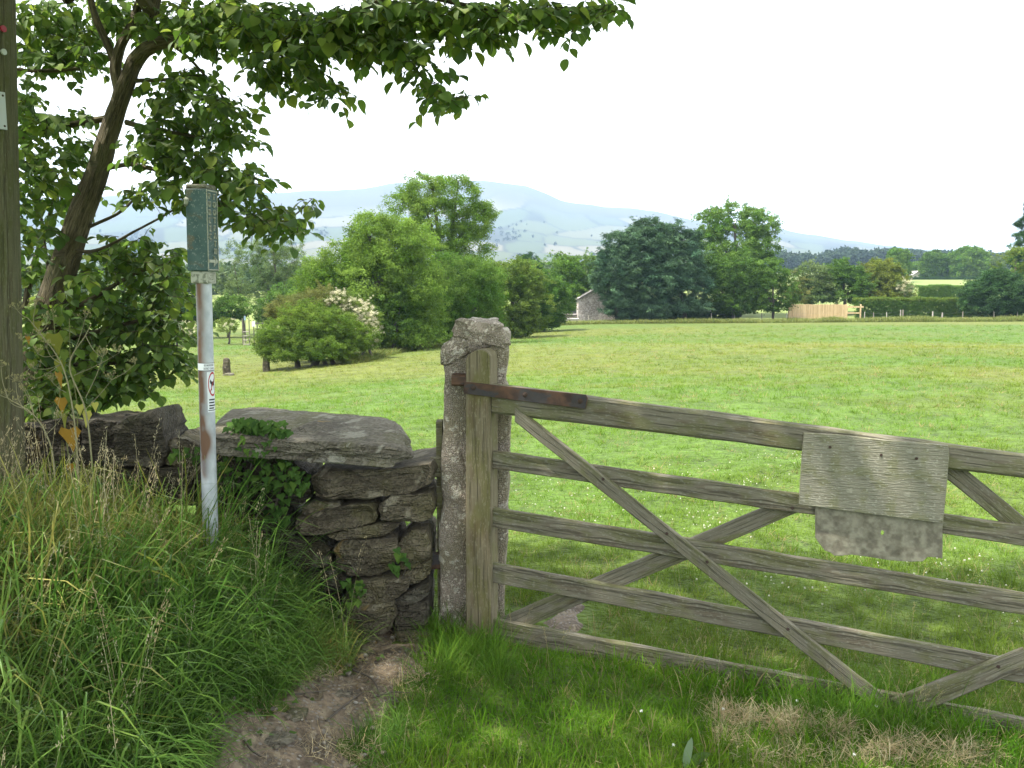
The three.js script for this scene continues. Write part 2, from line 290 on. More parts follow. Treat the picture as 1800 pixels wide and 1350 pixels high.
const CREST = [[-600, 372], [-200, 360], [200, 345], [450, 337], [560, 335], [640, 330], [700, 321], [770, 318], [850, 318], [925, 327], [985, 350], [1060, 364], [1150, 370], [1220, 386], [1370, 402], [1480, 420], [1620, 438], [1800, 450], [2400, 455]];
function farPy(px, d) {
  const foot = along(d, [[100, 566], [125, 545], [150, 528], [200, 508], [290, 492], [700, 478], [1300, 463]]);
  if (d <= 1300) return foot;
  const t = clamp((d - 1300) / 2900), crest = along(px, CREST);
  return lerp(463, crest, Math.pow(t, 0.85)) + 6 * t * (1 - t) * 4 * noise3(px * 0.006, d * 0.0012, 3) - 2.2 * t * noise3(px * 0.02, 0, 9);
}
const bank = (x, z) => 0.66 * smooth(-0.62 + 0.22 * (z + 3.6), -2.0 + 0.1 * (z + 3.6), x) * smooth(-0.9, -3.7, z) * smooth(-4.75, -4.15, z);
const mound = (x, z) => 0.03 * noise3(x * 0.9, 0, z * 0.9) + 0.015 * noise3(x * 3, 4, z * 3);
function H(x, z) {
  const d = -z, near = tps(clamp(x, -70, 70), clamp(z, -118, 5)) + mound(x, z) * smooth(60, 20, d) + 0.12 * noise3(x * 0.13, 1, z * 0.13) * smooth(8, 25, d) * smooth(100, 70, d);
  let y = near;
  if (d > 100) {
    const px = clamp(900 + FOCAL * 1.0066 * x / d, -600, 2400), dd = Math.min(d, 4200);
    let f = EYE + dd * tanOf(farPy(px, dd)); if (d > 4200) f -= (d - 4200) * 0.12;
    y = lerp(near, f, smooth(102, 135, d));
  }
  return y + (d < 6 ? bank(x, z) : 0);
}
function G(px, py, from = 1.5, far = 400) {       // where the line of sight of a pixel meets the ground
  let d = from, step = 0.05; const p = V(0, 0, 0);
  for (; d < far; d += step) { p.copy(P(px, py, d)); if (p.y < H(p.x, p.z)) break; step = d * 0.012; }
  for (let i = 0; i < 12; i++) { step /= 2; const q = P(px, py, d); d += q.y < H(q.x, q.z) ? -step : step; }
  return P(px, py, d);
}
const onGround = (px, d) => { const x = (px - 900) / FOCAL * d * 0.995; return V(x, H(x, -d), -d); };

// the dirt path that leads to the gap between the wall and the gatepost
const pathLine = [[430, 1500], [500, 1350], [560, 1270], [640, 1215], [680, 1165], [672, 1120], [690, 1085]].map(([x, y]) => G(x, y, 1.2)), pathWide = [0.26, 0.24, 0.21, 0.17, 0.15, 0.13, 0.12];
function pathDist(x, z) {
  let best = 9;
  for (let i = 1; i < pathLine.length; i++) {
    const a = pathLine[i - 1], b = pathLine[i], dx = b.x - a.x, dz = b.z - a.z, t = clamp(((x - a.x) * dx + (z - a.z) * dz) / (dx * dx + dz * dz));
    const e = Math.hypot(x - a.x - dx * t, z - a.z - dz * t) - lerp(pathWide[i - 1], pathWide[i], t); if (e < best) best = e;
  }
  return best + 0.09 * noise3(x * 5, 7, z * 5) + 0.05 * noise3(x * 13, 9, z * 13);
}
const bareSpot = G(990, 1080, 2), bare = (x, z) => Math.hypot((x - bareSpot.x) / 0.15, (z - bareSpot.z) / 0.30) - 1 + 0.4 * noise3(x * 6, 2, z * 6);

const grassMap = textures(1024, 1024, (u, v) => {
  const a = pfbm(u, v, 5, 5, 5, 1001), b = pfbm(u, v, 40, 60, 4, 1007), e = pfbm(u, v, 120, 160, 2, 1013), k = clamp(0.68 + a * 0.25 + b * 0.35 + e * 0.25, 0.25, 1);
  return [[k, k, k * (0.9 + 0.2 * b)], 0.5 + b * 0.3 + a * 0.3 + e * 0.2];
});
function groundColour(x, y, z) {
  const d = -z, a = fbm3(x * 0.055, 0, z * 0.075, 4), b = fbm3(x * 0.33 + 7, 2, z * 0.4, 3), c = fbm3(x * 0.02 + 3, 5, z * 0.03, 3);
  let k = mix3([0.080, 0.118, 0.011], [0.128, 0.138, 0.023], smooth(-0.15, 0.45, a + 0.3 * b) * 0.6); k = mix3(k, [0.066, 0.128, 0.012], smooth(0.05, 0.5, -a + 0.35 * b) * 0.8);
  k = mix3(k, [0.21, 0.19, 0.055], smooth(0.15, 0.5, c) * 0.28);
  if (d < 7) k = mix3(k, [0.078, 0.120, 0.014], smooth(7, 4.6, d));
  if (d < 6 && x < 0) k = mix3(k, [0.085, 0.068, 0.04], smooth(0.05, 0.3, bank(x, z)));
  return k;
}
function farColour(x, y, z) {
  const d = -z, px = 900 + FOCAL * x / Math.max(1, d);
  const u = px * 0.011 + noise3(px * 0.01, d * 0.001, 1) * 0.6, v = Math.log(Math.max(1, d)) * 5.5 + noise3(px * 0.012, d * 0.001, 5) * 0.5;
  const [n1, n2, id] = pcells(u / 64, v / 64, 64, 64, 1103), up = smooth(1500, 4300, d);
  let k = id < 0.3 ? [0.13, 0.17, 0.05] : id < 0.55 ? [0.20, 0.21, 0.08] : id < 0.75 ? [0.10, 0.15, 0.05] : id < 0.88 ? [0.28, 0.26, 0.13] : [0.03, 0.05, 0.025];
  if (n2 - n1 < 0.07) k = [0.03, 0.05, 0.025];
  k = mix3(k, [0.12, 0.11, 0.07], smooth(0.55, 0.95, up + 0.15 * noise3(px * 0.02, d * 0.002, 2)));
  k = mix3(k, [0.03, 0.05, 0.03], smooth(0.2, 0.5, fbm3(px * 0.016, Math.log(Math.max(1, d)) * 4, 4, 4)) * smooth(0.95, 0.5, up) * 0.85);
  k = k.map((c) => (c < 0.055 ? c * 0.35 : c * 0.36)); k[2] *= 1.3;
  return d < 900 ? mix3([0.14, 0.18, 0.04], k, smooth(450, 900, d)) : k;
}
function sheet(radii, angles, colour, uvScale) {
  const pos = [], uv = [], col = [], idx = [], m = angles.length;
  for (const r of radii) for (const a of angles) {
    const x = r * Math.sin(a), z = -r * Math.cos(a), y = H(x, z); pos.push(x, y, z); uv.push(x * uvScale, z * uvScale); col.push(...colour(x, y, z));
  }
  for (let i = 0; i < radii.length - 1; i++) for (let j = 0; j < m - 1; j++) { const k = i * m + j; idx.push(k, k + 1, k + m, k + 1, k + m + 1, k + m); }
  return geoOf(pos, idx, uv, col);
}
const wedge = []; for (let a = -180; a < -42; a += 6) wedge.push(a * Math.PI / 180); for (let i = 0; i <= 420; i++) wedge.push((-42 + 84 * i / 420) * Math.PI / 180); for (let a = 48; a <= 180; a += 6) wedge.push(a * Math.PI / 180);
const rings = (a, b, n) => Array.from({ length: n + 1 }, (_, i) => a * Math.pow(b / a, i / n));
const groundMat = new THREE.MeshStandardMaterial({ vertexColors: true, map: grassMap.map, bumpMap: grassMap.bump, bumpScale: 0.06, roughness: 1, color: rgb(1.3, 1.3, 1.3) });
const hillMat = new THREE.MeshStandardMaterial({ vertexColors: true, roughness: 1 });
top('field', sheet(rings(0.25, 112, 170), wedge, groundColour, 0.3), groundMat, 'structure');
top('farmland', sheet(rings(112, 1250, 60), wedge, farColour, 0.02), hillMat, 'structure');
{
  const w = []; for (let i = 0; i <= 560; i++) w.push((-48 + 96 * i / 560) * Math.PI / 180);
  const behind = [...Array(45)].map((_, i) => (48 + i * 6) * Math.PI / 180);
  top('hills', sheet(rings(1250, 7000, 110), w, farColour, 0.01), hillMat, 'structure');
  top('plain', sheet(rings(1250, 7000, 12), behind, farColour, 0.01), hillMat, 'structure');
}
{
  const pos = [], uv = [], idx = [], nx = 200, nz = 380, x0 = -1.7, x1 = -0.1, z0 = -1.2, z1 = -4.25;
  for (let j = 0; j <= nz; j++) for (let i = 0; i <= nx; i++) {
    const x = lerp(x0, x1, i / nx), z = lerp(z0, z1, j / nz), e = pathDist(x, z), rr = 0.014 * fbm3(x * 6, 1, z * 6, 3) + 0.004 * noise3(x * 24, 3, z * 24) + 0.0025 * noise3(x * 55, 5, z * 55); pos.push(x, H(x, z) + lerp(0.022, -0.10, smooth(-0.10, 0.16, e)) + rr, z); uv.push(x, z);
  }
  for (let j = 0; j < nz; j++) for (let i = 0; i < nx; i++) { const k = j * (nx + 1) + i; idx.push(k, k + 1, k + nx + 1, k + 1, k + nx + 2, k + nx + 1); }
  top('path', geoOf(pos, idx, uv), dirt, 'structure');
  const p2 = [], u2 = [], i2 = [], n = 24;
  for (let j = 0; j <= n; j++) for (let i = 0; i <= n; i++) { const x = bareSpot.x + lerp(-0.7, 0.7, i / n), z = bareSpot.z + lerp(-0.8, 0.8, j / n); p2.push(x, H(x, z) + lerp(0.012, -0.08, smooth(-0.5, 0.4, bare(x, z))) + 0.012 * fbm3(x * 12, 3, z * 12, 2), z); u2.push(x, z); }
  for (let j = 0; j < n; j++) for (let i = 0; i < n; i++) { const k = j * (n + 1) + i; i2.push(k, k + n + 1, k + 1, k + 1, k + n + 1, k + n + 2); }
  top('bare_soil', geoOf(p2, i2, u2), dirt, 'structure');
}

// ------------------------------------------------------------------ leaves, clumps and trees of the middle distance
function cardClump(n, r, size, seed, o = {}) {    // n leaf-sized faces through a ball of radius r
  const R = rng(seed), pos = [], idx = [], { flat = 0.7, droop = 0, aspect = 0.6, up = 0.5, fold = 0.25 } = o;
  for (let i = 0; i < n; i++) {
    const c = V(R.n(), R.n() * flat, R.n()).multiplyScalar(r * 0.62), dir = V(R.s(), R.s() * 0.5 - droop, R.s()).normalize(), nn = V(R.s(), up + R.s(0.7), R.s()).normalize();
    const side = dir.clone().cross(nn).normalize().multiplyScalar(size * aspect * R.r(0.35, 0.6)), L = size * R.r(0.7, 1.25), nor = side.clone().cross(dir).normalize();
    const a = c.clone(), b = c.clone().addScaledVector(dir, L * 0.45).add(side).addScaledVector(nor, size * fold * 0.3), t = c.clone().addScaledVector(dir, L), d = c.clone().addScaledVector(dir, L * 0.45).sub(side).addScaledVector(nor, size * fold * 0.3), k = pos.length / 3;
    for (const p of [a, b, t, d]) pos.push(p.x, p.y, p.z); idx.push(k, k + 1, k + 2, k, k + 2, k + 3);
  }
  return geoOf(pos, idx);
}
const CL = {
  broad: cardClump(46, 0.44, 0.17, 11), fine: cardClump(64, 0.42, 0.115, 12, { aspect: 0.6 }), ash: cardClump(60, 0.48, 0.20, 13, { droop: 0.55, aspect: 0.28, flat: 0.8, up: 0.2 }),
  needle: cardClump(80, 0.48, 0.28, 14, { aspect: 0.17, flat: 0.45, up: 0.7, droop: 0.15 }), far: cardClump(60, 0.9, 0.42, 15, { flat: 0.8 }), hedge: cardClump(44, 0.32, 0.08, 16, { aspect: 0.6 }),
};
const crownMats = { leaf: leafMat(1, 1, 1, 0.34), needle: leafMat(1, 1, 1, 0.12) };
const greens = {
  ash: [[0.102, 0.195, 0.020], [0.190, 0.290, 0.044]], ashDeep: [[0.076, 0.165, 0.019], [0.135, 0.225, 0.035]], green: [[0.054, 0.125, 0.015], [0.104, 0.185, 0.028]], hawthorn: [[0.066, 0.130, 0.011], [0.125, 0.190, 0.022]], brown: [[0.090, 0.118, 0.024], [0.160, 0.165, 0.044]],
  olive: [[0.086, 0.155, 0.018], [0.150, 0.205, 0.034]], pale: [[0.090, 0.150, 0.042], [0.145, 0.200, 0.066]], dark: [[0.026, 0.072, 0.018], [0.052, 0.112, 0.030]], conifer: [[0.056, 0.118, 0.064], [0.112, 0.188, 0.094]], cream: [[0.50, 0.47, 0.30], [0.66, 0.62, 0.44]], yellow: [[0.110, 0.150, 0.016], [0.175, 0.200, 0.032]],
};
let treeSeed = 100;
// blobs: [px, py, half width, half height (pixels), depth offset, half depth factor]
function crownList(blobs, d, dens, size, pal, o = {}) {
  const R = rng(treeSeed++), list = [], { shell = 0.72, gap = 0.07 } = o, [A, B] = greens[pal];
  for (const [px, py, rx, ry, off = 0, kd = 1] of blobs) {
    const dd = d + off, s = dd / FOCAL, a = rx * s, b = ry * s, c = a * kd, ctr = P(px, py, dd);
    const area = 4 * Math.PI * Math.pow((Math.pow(a * b, 1.6) + Math.pow(a * c, 1.6) + Math.pow(b * c, 1.6)) / 3, 1 / 1.6), n = Math.max(6, Math.round(area * dens * 1.75 / (size * size)));
    for (let i = 0; i < n; i++) {
      const v = V(R.n(), R.n(), R.n()).normalize(), lump = 1 + 0.42 * fbm3(v.x * 2.6 + treeSeed, v.y * 2.6, v.z * 2.6 + px, 3), k = (R() < shell ? R.r(0.80, 1.06) : Math.cbrt(R()) * 0.9) * lump * (R() < 0.05 ? 1.12 : 1);
      const p = V(ctr.x + v.x * a * k, ctr.y + v.y * b * k, ctr.z + v.z * c * k);
      if (gap && fbm3(p.x * 0.55 / size * 0.5, p.y * 0.55 / size * 0.5 + treeSeed, p.z * 0.5 / size * 0.5, 3) < gap - 0.45) continue;
      const t = clamp(0.5 + 0.8 * fbm3(p.x * 0.5, p.y * 0.5, p.z * 0.5, 2) + R.s(0.3)), q = mix3(A, B, t), w = 1 + R.s(0.36);
      list.push([M4(p, Q(R.s(0.5), R() * 6.28, R.s(0.5)), size * R.r(0.75, 1.3)), rgb(q[0] * w, q[1] * w, q[2] * w)]);
    }
    for (let j = 0; j < n * 0.035; j++) {
      const v = V(R.n(), R.n() * 0.8 + 0.25, R.n()).normalize(), q = mix3(A, B, R.r(0.3, 1)), m = 3 + Math.floor(R() * 3), reach = R.r(1.1, 1.32), sw = V(R.s(0.3), R.s(0.2), R.s(0.3)).multiplyScalar(size);
      for (let k = 0; k < m; k++) { const f = lerp(0.92, reach, k / m); list.push([M4(V(ctr.x + v.x * a * f + sw.x * k, ctr.y + v.y * b * f + sw.y * k, ctr.z + v.z * c * f + sw.z * k), Q(R.s(0.5), R() * 6.28, R.s(0.5)), size * lerp(0.85, 0.45, k / m)), rgb(...q)]); }
    }
  }
  return list;
}
function tree(name, label, category, o) {
  const { d, foot, blobs, pal = 'green', clump = 'broad', size = 0.5 + d * 0.006, dens = 2.0, trunk = 0.25, limbs = true, group, stems } = o;
  const b = onGround(foot, d), t = thing(name, label, category, b, group), R = rng(treeSeed + 5000);
  const ctr = blobs.map(([px, py, rx, ry, off = 0]) => P(px, py + ry * 0.25, d + off));
  const hi = ctr.reduce((a, c) => (c.y > a.y ? c : a), ctr[0]);
  if (stems) for (const [px, w = 1] of stems) { const q = onGround(px, d), tp = ctr.reduce((a, c) => (c.distanceTo(q) < a.distanceTo(q) ? c : a), ctr[0]); part('trunk', limb([V(q.x, q.y - 0.2, q.z), q.clone().lerp(tp, 0.4).add(V(R.s(0.25), 0.1, R.s(0.2))), tp], [trunk * w, trunk * 0.7 * w, trunk * 0.3 * w], 7, 0.25), barkFar, t); }
  else part('trunk', limb([V(b.x, b.y - 0.3, b.z), b.clone().lerp(hi, 0.4).add(V(R.s(0.2), 0, 0)), hi], [trunk, trunk * 0.75, trunk * 0.25], 8, 0.2), barkFar, t);
  if (limbs) for (const c of ctr) { const s = b.clone().lerp(hi, R.r(0.25, 0.5)); if (c.distanceTo(s) > 0.5) part('limb', limb([s, s.clone().lerp(c, 0.5).add(V(0, 0.15 * c.distanceTo(s) * R(), 0)), c.clone().add(V(R.s(0.3), 0.4, R.s(0.3)))], [trunk * 0.5, trunk * 0.35, trunk * 0.1], 6, 0.2), barkFar, t); }
  const cl = crownList(blobs, d, dens, size / 0.8, pal, o), m = instances('crown', CL[clump], clump === 'needle' ? crownMats.needle : crownMats.leaf, cl.map(([x, c]) => { const y = x.clone(); y.elements[12] -= b.x; y.elements[13] -= b.y; y.elements[14] -= b.z; return [y, c]; }), t);
  if (o.extra) for (const [nm, cb, pl, dn, ck, sz] of o.extra) instances(nm, CL[ck], crownMats.leaf, crownList(cb, d - 0.4, dn, sz, pl).map(([x, c]) => { x.elements[12] -= b.x; x.elements[13] -= b.y; x.elements[14] -= b.z; return [x, c]; }), t);
  return t;
}

// left of the stone gatepost
tree('hawthorn_bush', 'spreading light green hawthorn bush with bare dark stems, in front of the flowering elder', 'bush', { d: 42, foot: 565, pal: 'hawthorn', clump: 'fine', size: 0.42, dens: 2.6, trunk: 0.13, stems: [[520, 1.3], [545, 1.6], [572], [588], [612, 0.8]],
  blobs: [[520, 583, 66, 26, 0, 0.8], [470, 598, 26, 16], [575, 572, 60, 28, 0.3, 0.8], [620, 590, 40, 22, 0.5], [540, 556, 45, 26, 0.8], [490, 615, 30, 11, -0.6], [560, 606, 55, 14, -0.5], [610, 609, 40, 12], [505, 622, 46, 13, -0.9], [575, 622, 46, 10, -0.7], [470, 610, 22, 14, -0.4]] });
tree('hawthorn_bush', 'brownish hawthorn bush rising behind the light green hawthorn', 'bush', { d: 45.5, foot: 540, pal: 'brown', clump: 'fine', size: 0.42, dens: 2.4, trunk: 0.14,
  blobs: [[530, 540, 55, 24], [500, 555, 30, 18], [570, 530, 42, 26], [600, 545, 30, 26], [550, 550, 60, 20]] });
tree('elder_bush', 'elder bush covered in cream flower heads, right of the hawthorns', 'bush', { d: 45, foot: 625, pal: 'olive', clump: 'fine', size: 0.42, dens: 2.4, trunk: 0.12, stems: [[600], [630], [655, 0.8]],
  blobs: [[600, 540, 34, 28], [632, 565, 34, 32], [650, 590, 20, 22], [610, 580, 42, 30]], extra: [['flower_heads', [[596, 532, 28, 20], [625, 548, 30, 24], [645, 575, 24, 26], [655, 590, 13, 14], [630, 585, 24, 18], [612, 560, 18, 20]], 'cream', 0.85, 'fine', 0.36]] });
tree('ash_sapling', 'low bright green ash shrub at the left end of the tree group', 'tree', { d: 53, foot: 585, pal: 'ash', clump: 'ash', size: 0.6, dens: 2.0, trunk: 0.1, blobs: [[575, 495, 40, 40], [600, 460, 34, 34], [560, 470, 24, 24], [640, 455, 34, 32], [548, 500, 26, 30]] });
tree('ash_tree', 'broad light green ash tree, nearest tall tree left of the stone gatepost', 'tree', { d: 52, foot: 700, pal: 'ash', clump: 'ash', size: 0.66, dens: 2.1, trunk: 0.25,
  blobs: [[680, 430, 56, 48], [650, 405, 36, 32], [722, 440, 44, 44], [660, 485, 55, 50], [725, 500, 54, 48], [690, 540, 60, 44, 0.8], [660, 590, 40, 20, -0.5], [720, 588, 40, 18, -0.5], [638, 450, 36, 36, 0.6], [735, 545, 50, 36, 0.6]] });
tree('ash_tree', 'tallest ash tree with an open feathery crown behind the broad ash', 'tree', { d: 62, foot: 790, pal: 'ash', clump: 'ash', size: 0.66, dens: 1.45, gap: 0.22, trunk: 0.28,
  blobs: [[742, 338, 36, 32], [720, 365, 40, 30], [800, 345, 44, 34], [770, 385, 58, 42], [835, 385, 34, 34], [820, 430, 44, 44], [848, 372, 22, 18], [780, 450, 50, 50], [722, 395, 34, 30], [760, 318, 18, 16], [808, 322, 18, 15]] });
tree('ash_tree', 'dark green leafy tree below the open ash, right part of the tree group', 'tree', { d: 58, foot: 800, pal: 'ashDeep', clump: 'ash', size: 0.62, dens: 2.2, trunk: 0.22,
  blobs: [[800, 500, 62, 52], [765, 550, 55, 40], [840, 540, 44, 44], [720, 570, 50, 28, -1], [815, 575, 45, 26], [690, 585, 30, 18, -3], [850, 490, 36, 34], [780, 588, 50, 14, -1], [845, 578, 36, 16]] });
tree('young_tree', 'bright green bushy sapling leaning into the field in front of the dark trees', 'bush', { d: 51, foot: 690, pal: 'green', clump: 'broad', size: 0.55, dens: 2, trunk: 0.1, blobs: [[675, 545, 30, 28], [705, 530, 24, 24], [722, 582, 18, 15], [690, 580, 36, 22], [668, 590, 20, 18]] });
tree('field_maple', 'round olive green tree just right of the ash group above the gatepost', 'tree', { d: 76, foot: 905, pal: 'olive', clump: 'broad', size: 0.7, dens: 2, trunk: 0.2, blobs: [[895, 485, 46, 32], [925, 500, 34, 32], [905, 530, 48, 40], [880, 550, 34, 34], [945, 540, 30, 34], [900, 572, 40, 20], [935, 568, 24, 16]] });
tree('hedgerow_tree', 'shaded green tree between the gatepost and the stone barn', 'tree', { d: 86, foot: 955, pal: 'green', clump: 'broad', size: 0.75, dens: 2, trunk: 0.2, blobs: [[955, 510, 40, 36], [975, 530, 34, 34], [940, 560, 36, 20], [968, 562, 26, 14]] });
tree('hedgerow_tree', 'light green hedgerow tree standing behind the small stone barn', 'tree', { d: 112, foot: 1005, pal: 'ashDeep', clump: 'broad', size: 0.9, dens: 2, trunk: 0.25, blobs: [[1005, 490, 42, 34], [960, 475, 36, 24], [1030, 475, 30, 26], [1010, 525, 44, 26], [985, 460, 30, 14]] });
tree('larch_tree', 'small dark pointed tree top rising between the hedgerow trees', 'tree', { d: 125, foot: 930, pal: 'dark', clump: 'needle', size: 1.0, dens: 1.6, trunk: 0.2, blobs: [[930, 465, 22, 16], [930, 455, 10, 12], [935, 490, 30, 24]] });
// conifers of the farmyard
function conifer(label, foot, d, tops, pal = 'conifer', group) {
  return tree('conifer', label, 'tree', { d, foot, pal, clump: 'needle', size: 1.15, dens: 2.0, trunk: 0.25, limbs: false, blobs: tops, group, gap: 0 });
}
conifer('left of the three dark conifers, spreading over the stone barn', 1085, 102, [[1085, 430, 24, 24], [1082, 470, 38, 34], [1088, 505, 36, 32], [1095, 540, 36, 20], [1062, 490, 24, 22], [1066, 455, 14, 18]]);
conifer('tallest and middle of the three dark conifers behind the wire fence', 1140, 103, [[1138, 402, 26, 18], [1130, 425, 40, 28], [1140, 460, 48, 34], [1140, 500, 50, 36], [1145, 543, 46, 16], [1112, 440, 26, 30], [1165, 440, 26, 40], [1170, 500, 30, 44], [1110, 520, 30, 34]]);
conifer('right of the three dark conifers with several narrow tops', 1205, 104, [[1188, 404, 14, 16], [1205, 430, 28, 28], [1195, 465, 40, 34], [1205, 500, 42, 36], [1205, 540, 40, 14], [1222, 420, 10, 18], [1172, 408, 14, 14]]);
tree('lime_tree', 'tall pale crowned tree right of the dark conifers', 'tree', { d: 118, foot: 1300, pal: 'ashDeep', clump: 'broad', size: 1.05, dens: 1.6, gap: 0.16, trunk: 0.4,
  blobs: [[1290, 385, 50, 28], [1255, 400, 32, 30], [1335, 395, 32, 32], [1295, 425, 62, 32], [1340, 430, 26, 28], [1275, 465, 46, 32], [1320, 470, 44, 30], [1245, 455, 26, 50], [1300, 500, 55, 30]] });
tree('alder_tree', 'fresh green bushy tree below the tall pale crowned tree', 'tree', { d: 106, foot: 1290, pal: 'green', clump: 'broad', size: 0.9, dens: 2, trunk: 0.2, blobs: [[1290, 480, 42, 34], [1265, 505, 34, 34], [1310, 515, 34, 30], [1285, 535, 40, 16], [1250, 480, 22, 36]] });
tree('alder_tree', 'dark green bushy tree overhanging the left end of the board fence', 'tree', { d: 105.5, foot: 1360, pal: 'green', clump: 'broad', size: 0.9, dens: 2, trunk: 0.18, blobs: [[1358, 482, 28, 26], [1345, 510, 34, 30], [1372, 515, 28, 26], [1355, 534, 34, 15], [1335, 490, 24, 26]] });
tree('hawthorn_tree', 'small grey brown hawthorn above the middle of the board fence', 'tree', { d: 112, foot: 1395, pal: 'brown', clump: 'fine', size: 0.9, dens: 2, trunk: 0.14, blobs: [[1393, 505, 26, 26], [1405, 520, 26, 14], [1380, 525, 20, 14]] });
tree('hedgerow_tree', 'grey green round tree behind the board fence, left of a pair of round trees', 'tree', { d: 120, foot: 1430, pal: 'pale', clump: 'broad', size: 1.0, dens: 2, trunk: 0.2, blobs: [[1425, 485, 28, 24], [1440, 505, 28, 24], [1412, 510, 24, 20], [1425, 522, 36, 12]] });
tree('hedgerow_tree', 'dark round tree above the right end of the board fence', 'tree', { d: 121, foot: 1485, pal: 'green', clump: 'broad', size: 1.0, dens: 2.1, trunk: 0.25, blobs: [[1482, 480, 32, 26], [1495, 500, 40, 28], [1465, 502, 30, 26], [1480, 520, 44, 12]] });
tree('hedgerow_tree', 'yellow olive round tree beside the dark round tree', 'tree', { d: 122, foot: 1550, pal: 'yellow', clump: 'broad', size: 1.0, dens: 2.1, trunk: 0.25, blobs: [[1545, 482, 36, 26], [1565, 490, 28, 28], [1550, 506, 44, 22], [1525, 500, 26, 24], [1550, 520, 50, 10]] });
tree('elder_bush', 'small cream flowering bush right of the yellow olive round tree', 'bush', { d: 118, foot: 1592, pal: 'pale', clump: 'fine', size: 0.9, dens: 1.8, trunk: 0.1, blobs: [[1590, 508, 15, 13]], extra: [['flower_heads', [[1590, 505, 14, 12]], 'cream', 0.7, 'fine', 0.7]] });
tree('shrub', 'big dark spreading shrub at the right end of the clipped hedge', 'bush', { d: 107, foot: 1750, pal: 'dark', clump: 'broad', size: 0.85, dens: 2.2, trunk: 0.15, blobs: [[1745, 515, 48, 30], [1775, 520, 44, 34], [1735, 540, 42, 18], [1790, 540, 40, 20], [1715, 520, 26, 22], [1755, 492, 30, 18]] });
tree('conifer', 'tall dark conifer cut off by the right edge of the photograph', 'tree', { d: 116, foot: 1818, pal: 'dark', clump: 'needle', size: 1.2, dens: 2, trunk: 0.3, limbs: false, blobs: [[1815, 370, 10, 22], [1812, 400, 20, 24], [1812, 430, 30, 26], [1815, 465, 38, 28], [1815, 500, 40, 28]] });
tree('hedgerow_tree', 'olive green tree at the foot of the tall conifer by the right edge', 'tree', { d: 112, foot: 1785, pal: 'olive', clump: 'broad', size: 0.9, dens: 1.9, trunk: 0.2, blobs: [[1785, 455, 20, 22], [1775, 480, 24, 22], [1795, 490, 24, 22]] });
// beyond the hedges on the right
tree('field_tree', 'slender hazy tree far off above the yellow olive round tree', 'tree', { d: 270, foot: 1580, pal: 'ashDeep', clump: 'far', size: 1.1, dens: 1.5, trunk: 0.3, blobs: [[1580, 452, 16, 14], [1576, 470, 22, 16]] });
tree('field_tree', 'dark upright round tree just right of the far white house', 'tree', { d: 315, foot: 1645, pal: 'green', clump: 'far', size: 1.2, dens: 1.8, trunk: 0.35, blobs: [[1644, 457, 18, 14], [1645, 474, 21, 16], [1640, 482, 16, 8]] });
tree('field_tree', 'large pale rounded tree in the far field, right of the white house', 'tree', { d: 312, foot: 1702, pal: 'ashDeep', clump: 'far', size: 1.2, dens: 1.8, trunk: 0.4, blobs: [[1704, 450, 26, 15], [1698, 468, 32, 16], [1700, 480, 36, 10]] });
tree('field_tree', 'low pale tree beside the large rounded far tree', 'tree', { d: 318, foot: 1742, pal: 'pale', clump: 'far', size: 1.2, dens: 1.8, trunk: 0.3, blobs: [[1740, 468, 20, 14], [1752, 478, 16, 10]] });
tree('field_tree', 'low green tree directly behind the far white house', 'tree', { d: 350, foot: 1612, pal: 'ashDeep', clump: 'far', size: 1.2, dens: 1.8, trunk: 0.3, blobs: [[1614, 470, 20, 8], [1600, 474, 16, 6]] });
// left, behind the signpost
tree('birch_tree', 'loose grey green tree right of the signpost, the sky showing through it', 'tree', { d: 96, foot: 495, pal: 'pale', clump: 'fine', size: 0.85, dens: 1.5, gap: 0.24, trunk: 0.24, blobs: [[480, 435, 38, 24], [440, 445, 26, 24], [510, 455, 28, 28], [480, 470, 44, 28], [505, 500, 34, 34], [520, 480, 26, 34], [475, 520, 40, 34]] });
tree('birch_tree', 'slim pale tree in front of the tan roofed house, near the signpost', 'tree', { d: 92, foot: 428, pal: 'pale', clump: 'fine', size: 0.85, dens: 1.4, gap: 0.24, trunk: 0.14, blobs: [[412, 460, 22, 34], [425, 490, 26, 30], [408, 520, 26, 26]] });
tree('alder_tree', 'dark green bush below the loose grey green tree, beside the stile', 'bush', { d: 90, foot: 490, pal: 'green', clump: 'broad', size: 0.8, dens: 2, trunk: 0.16, blobs: [[490, 535, 40, 30], [470, 550, 28, 24], [510, 520, 26, 26]] });
tree('alder_tree', 'low green bush just right of the signpost tube', 'bush', { d: 86, foot: 398, pal: 'green', clump: 'broad', size: 0.8, dens: 2, trunk: 0.12, blobs: [[400, 545, 28, 22], [380, 550, 24, 20], [418, 540, 20, 22]] });
tree('elder_bush', 'cream flowering elder left of the signpost tube', 'bush', { d: 72, foot: 308, pal: 'olive', clump: 'fine', size: 0.65, dens: 2, trunk: 0.1, blobs: [[305, 578, 36, 18], [330, 582, 26, 15]], extra: [['flower_heads', [[305, 574, 34, 15], [330, 578, 22, 12]], 'cream', 0.6, 'fine', 0.5]] });
tree('elder_bush', 'small cream flowering elder between the signpost tube and the stile', 'bush', { d: 76, foot: 398, pal: 'olive', clump: 'fine', size: 0.65, dens: 2, trunk: 0.1, blobs: [[398, 572, 20, 13]], extra: [['flower_heads', [[398, 568, 18, 10]], 'cream', 0.6, 'fine', 0.5]] });
tree('alder_tree', 'dark green thicket behind the left flowering elder', 'bush', { d: 84, foot: 300, pal: 'dark', clump: 'broad', size: 0.8, dens: 2, trunk: 0.15, blobs: [[300, 545, 50, 24], [250, 545, 50, 26], [340, 548, 30, 20], [180, 548, 60, 26]] });

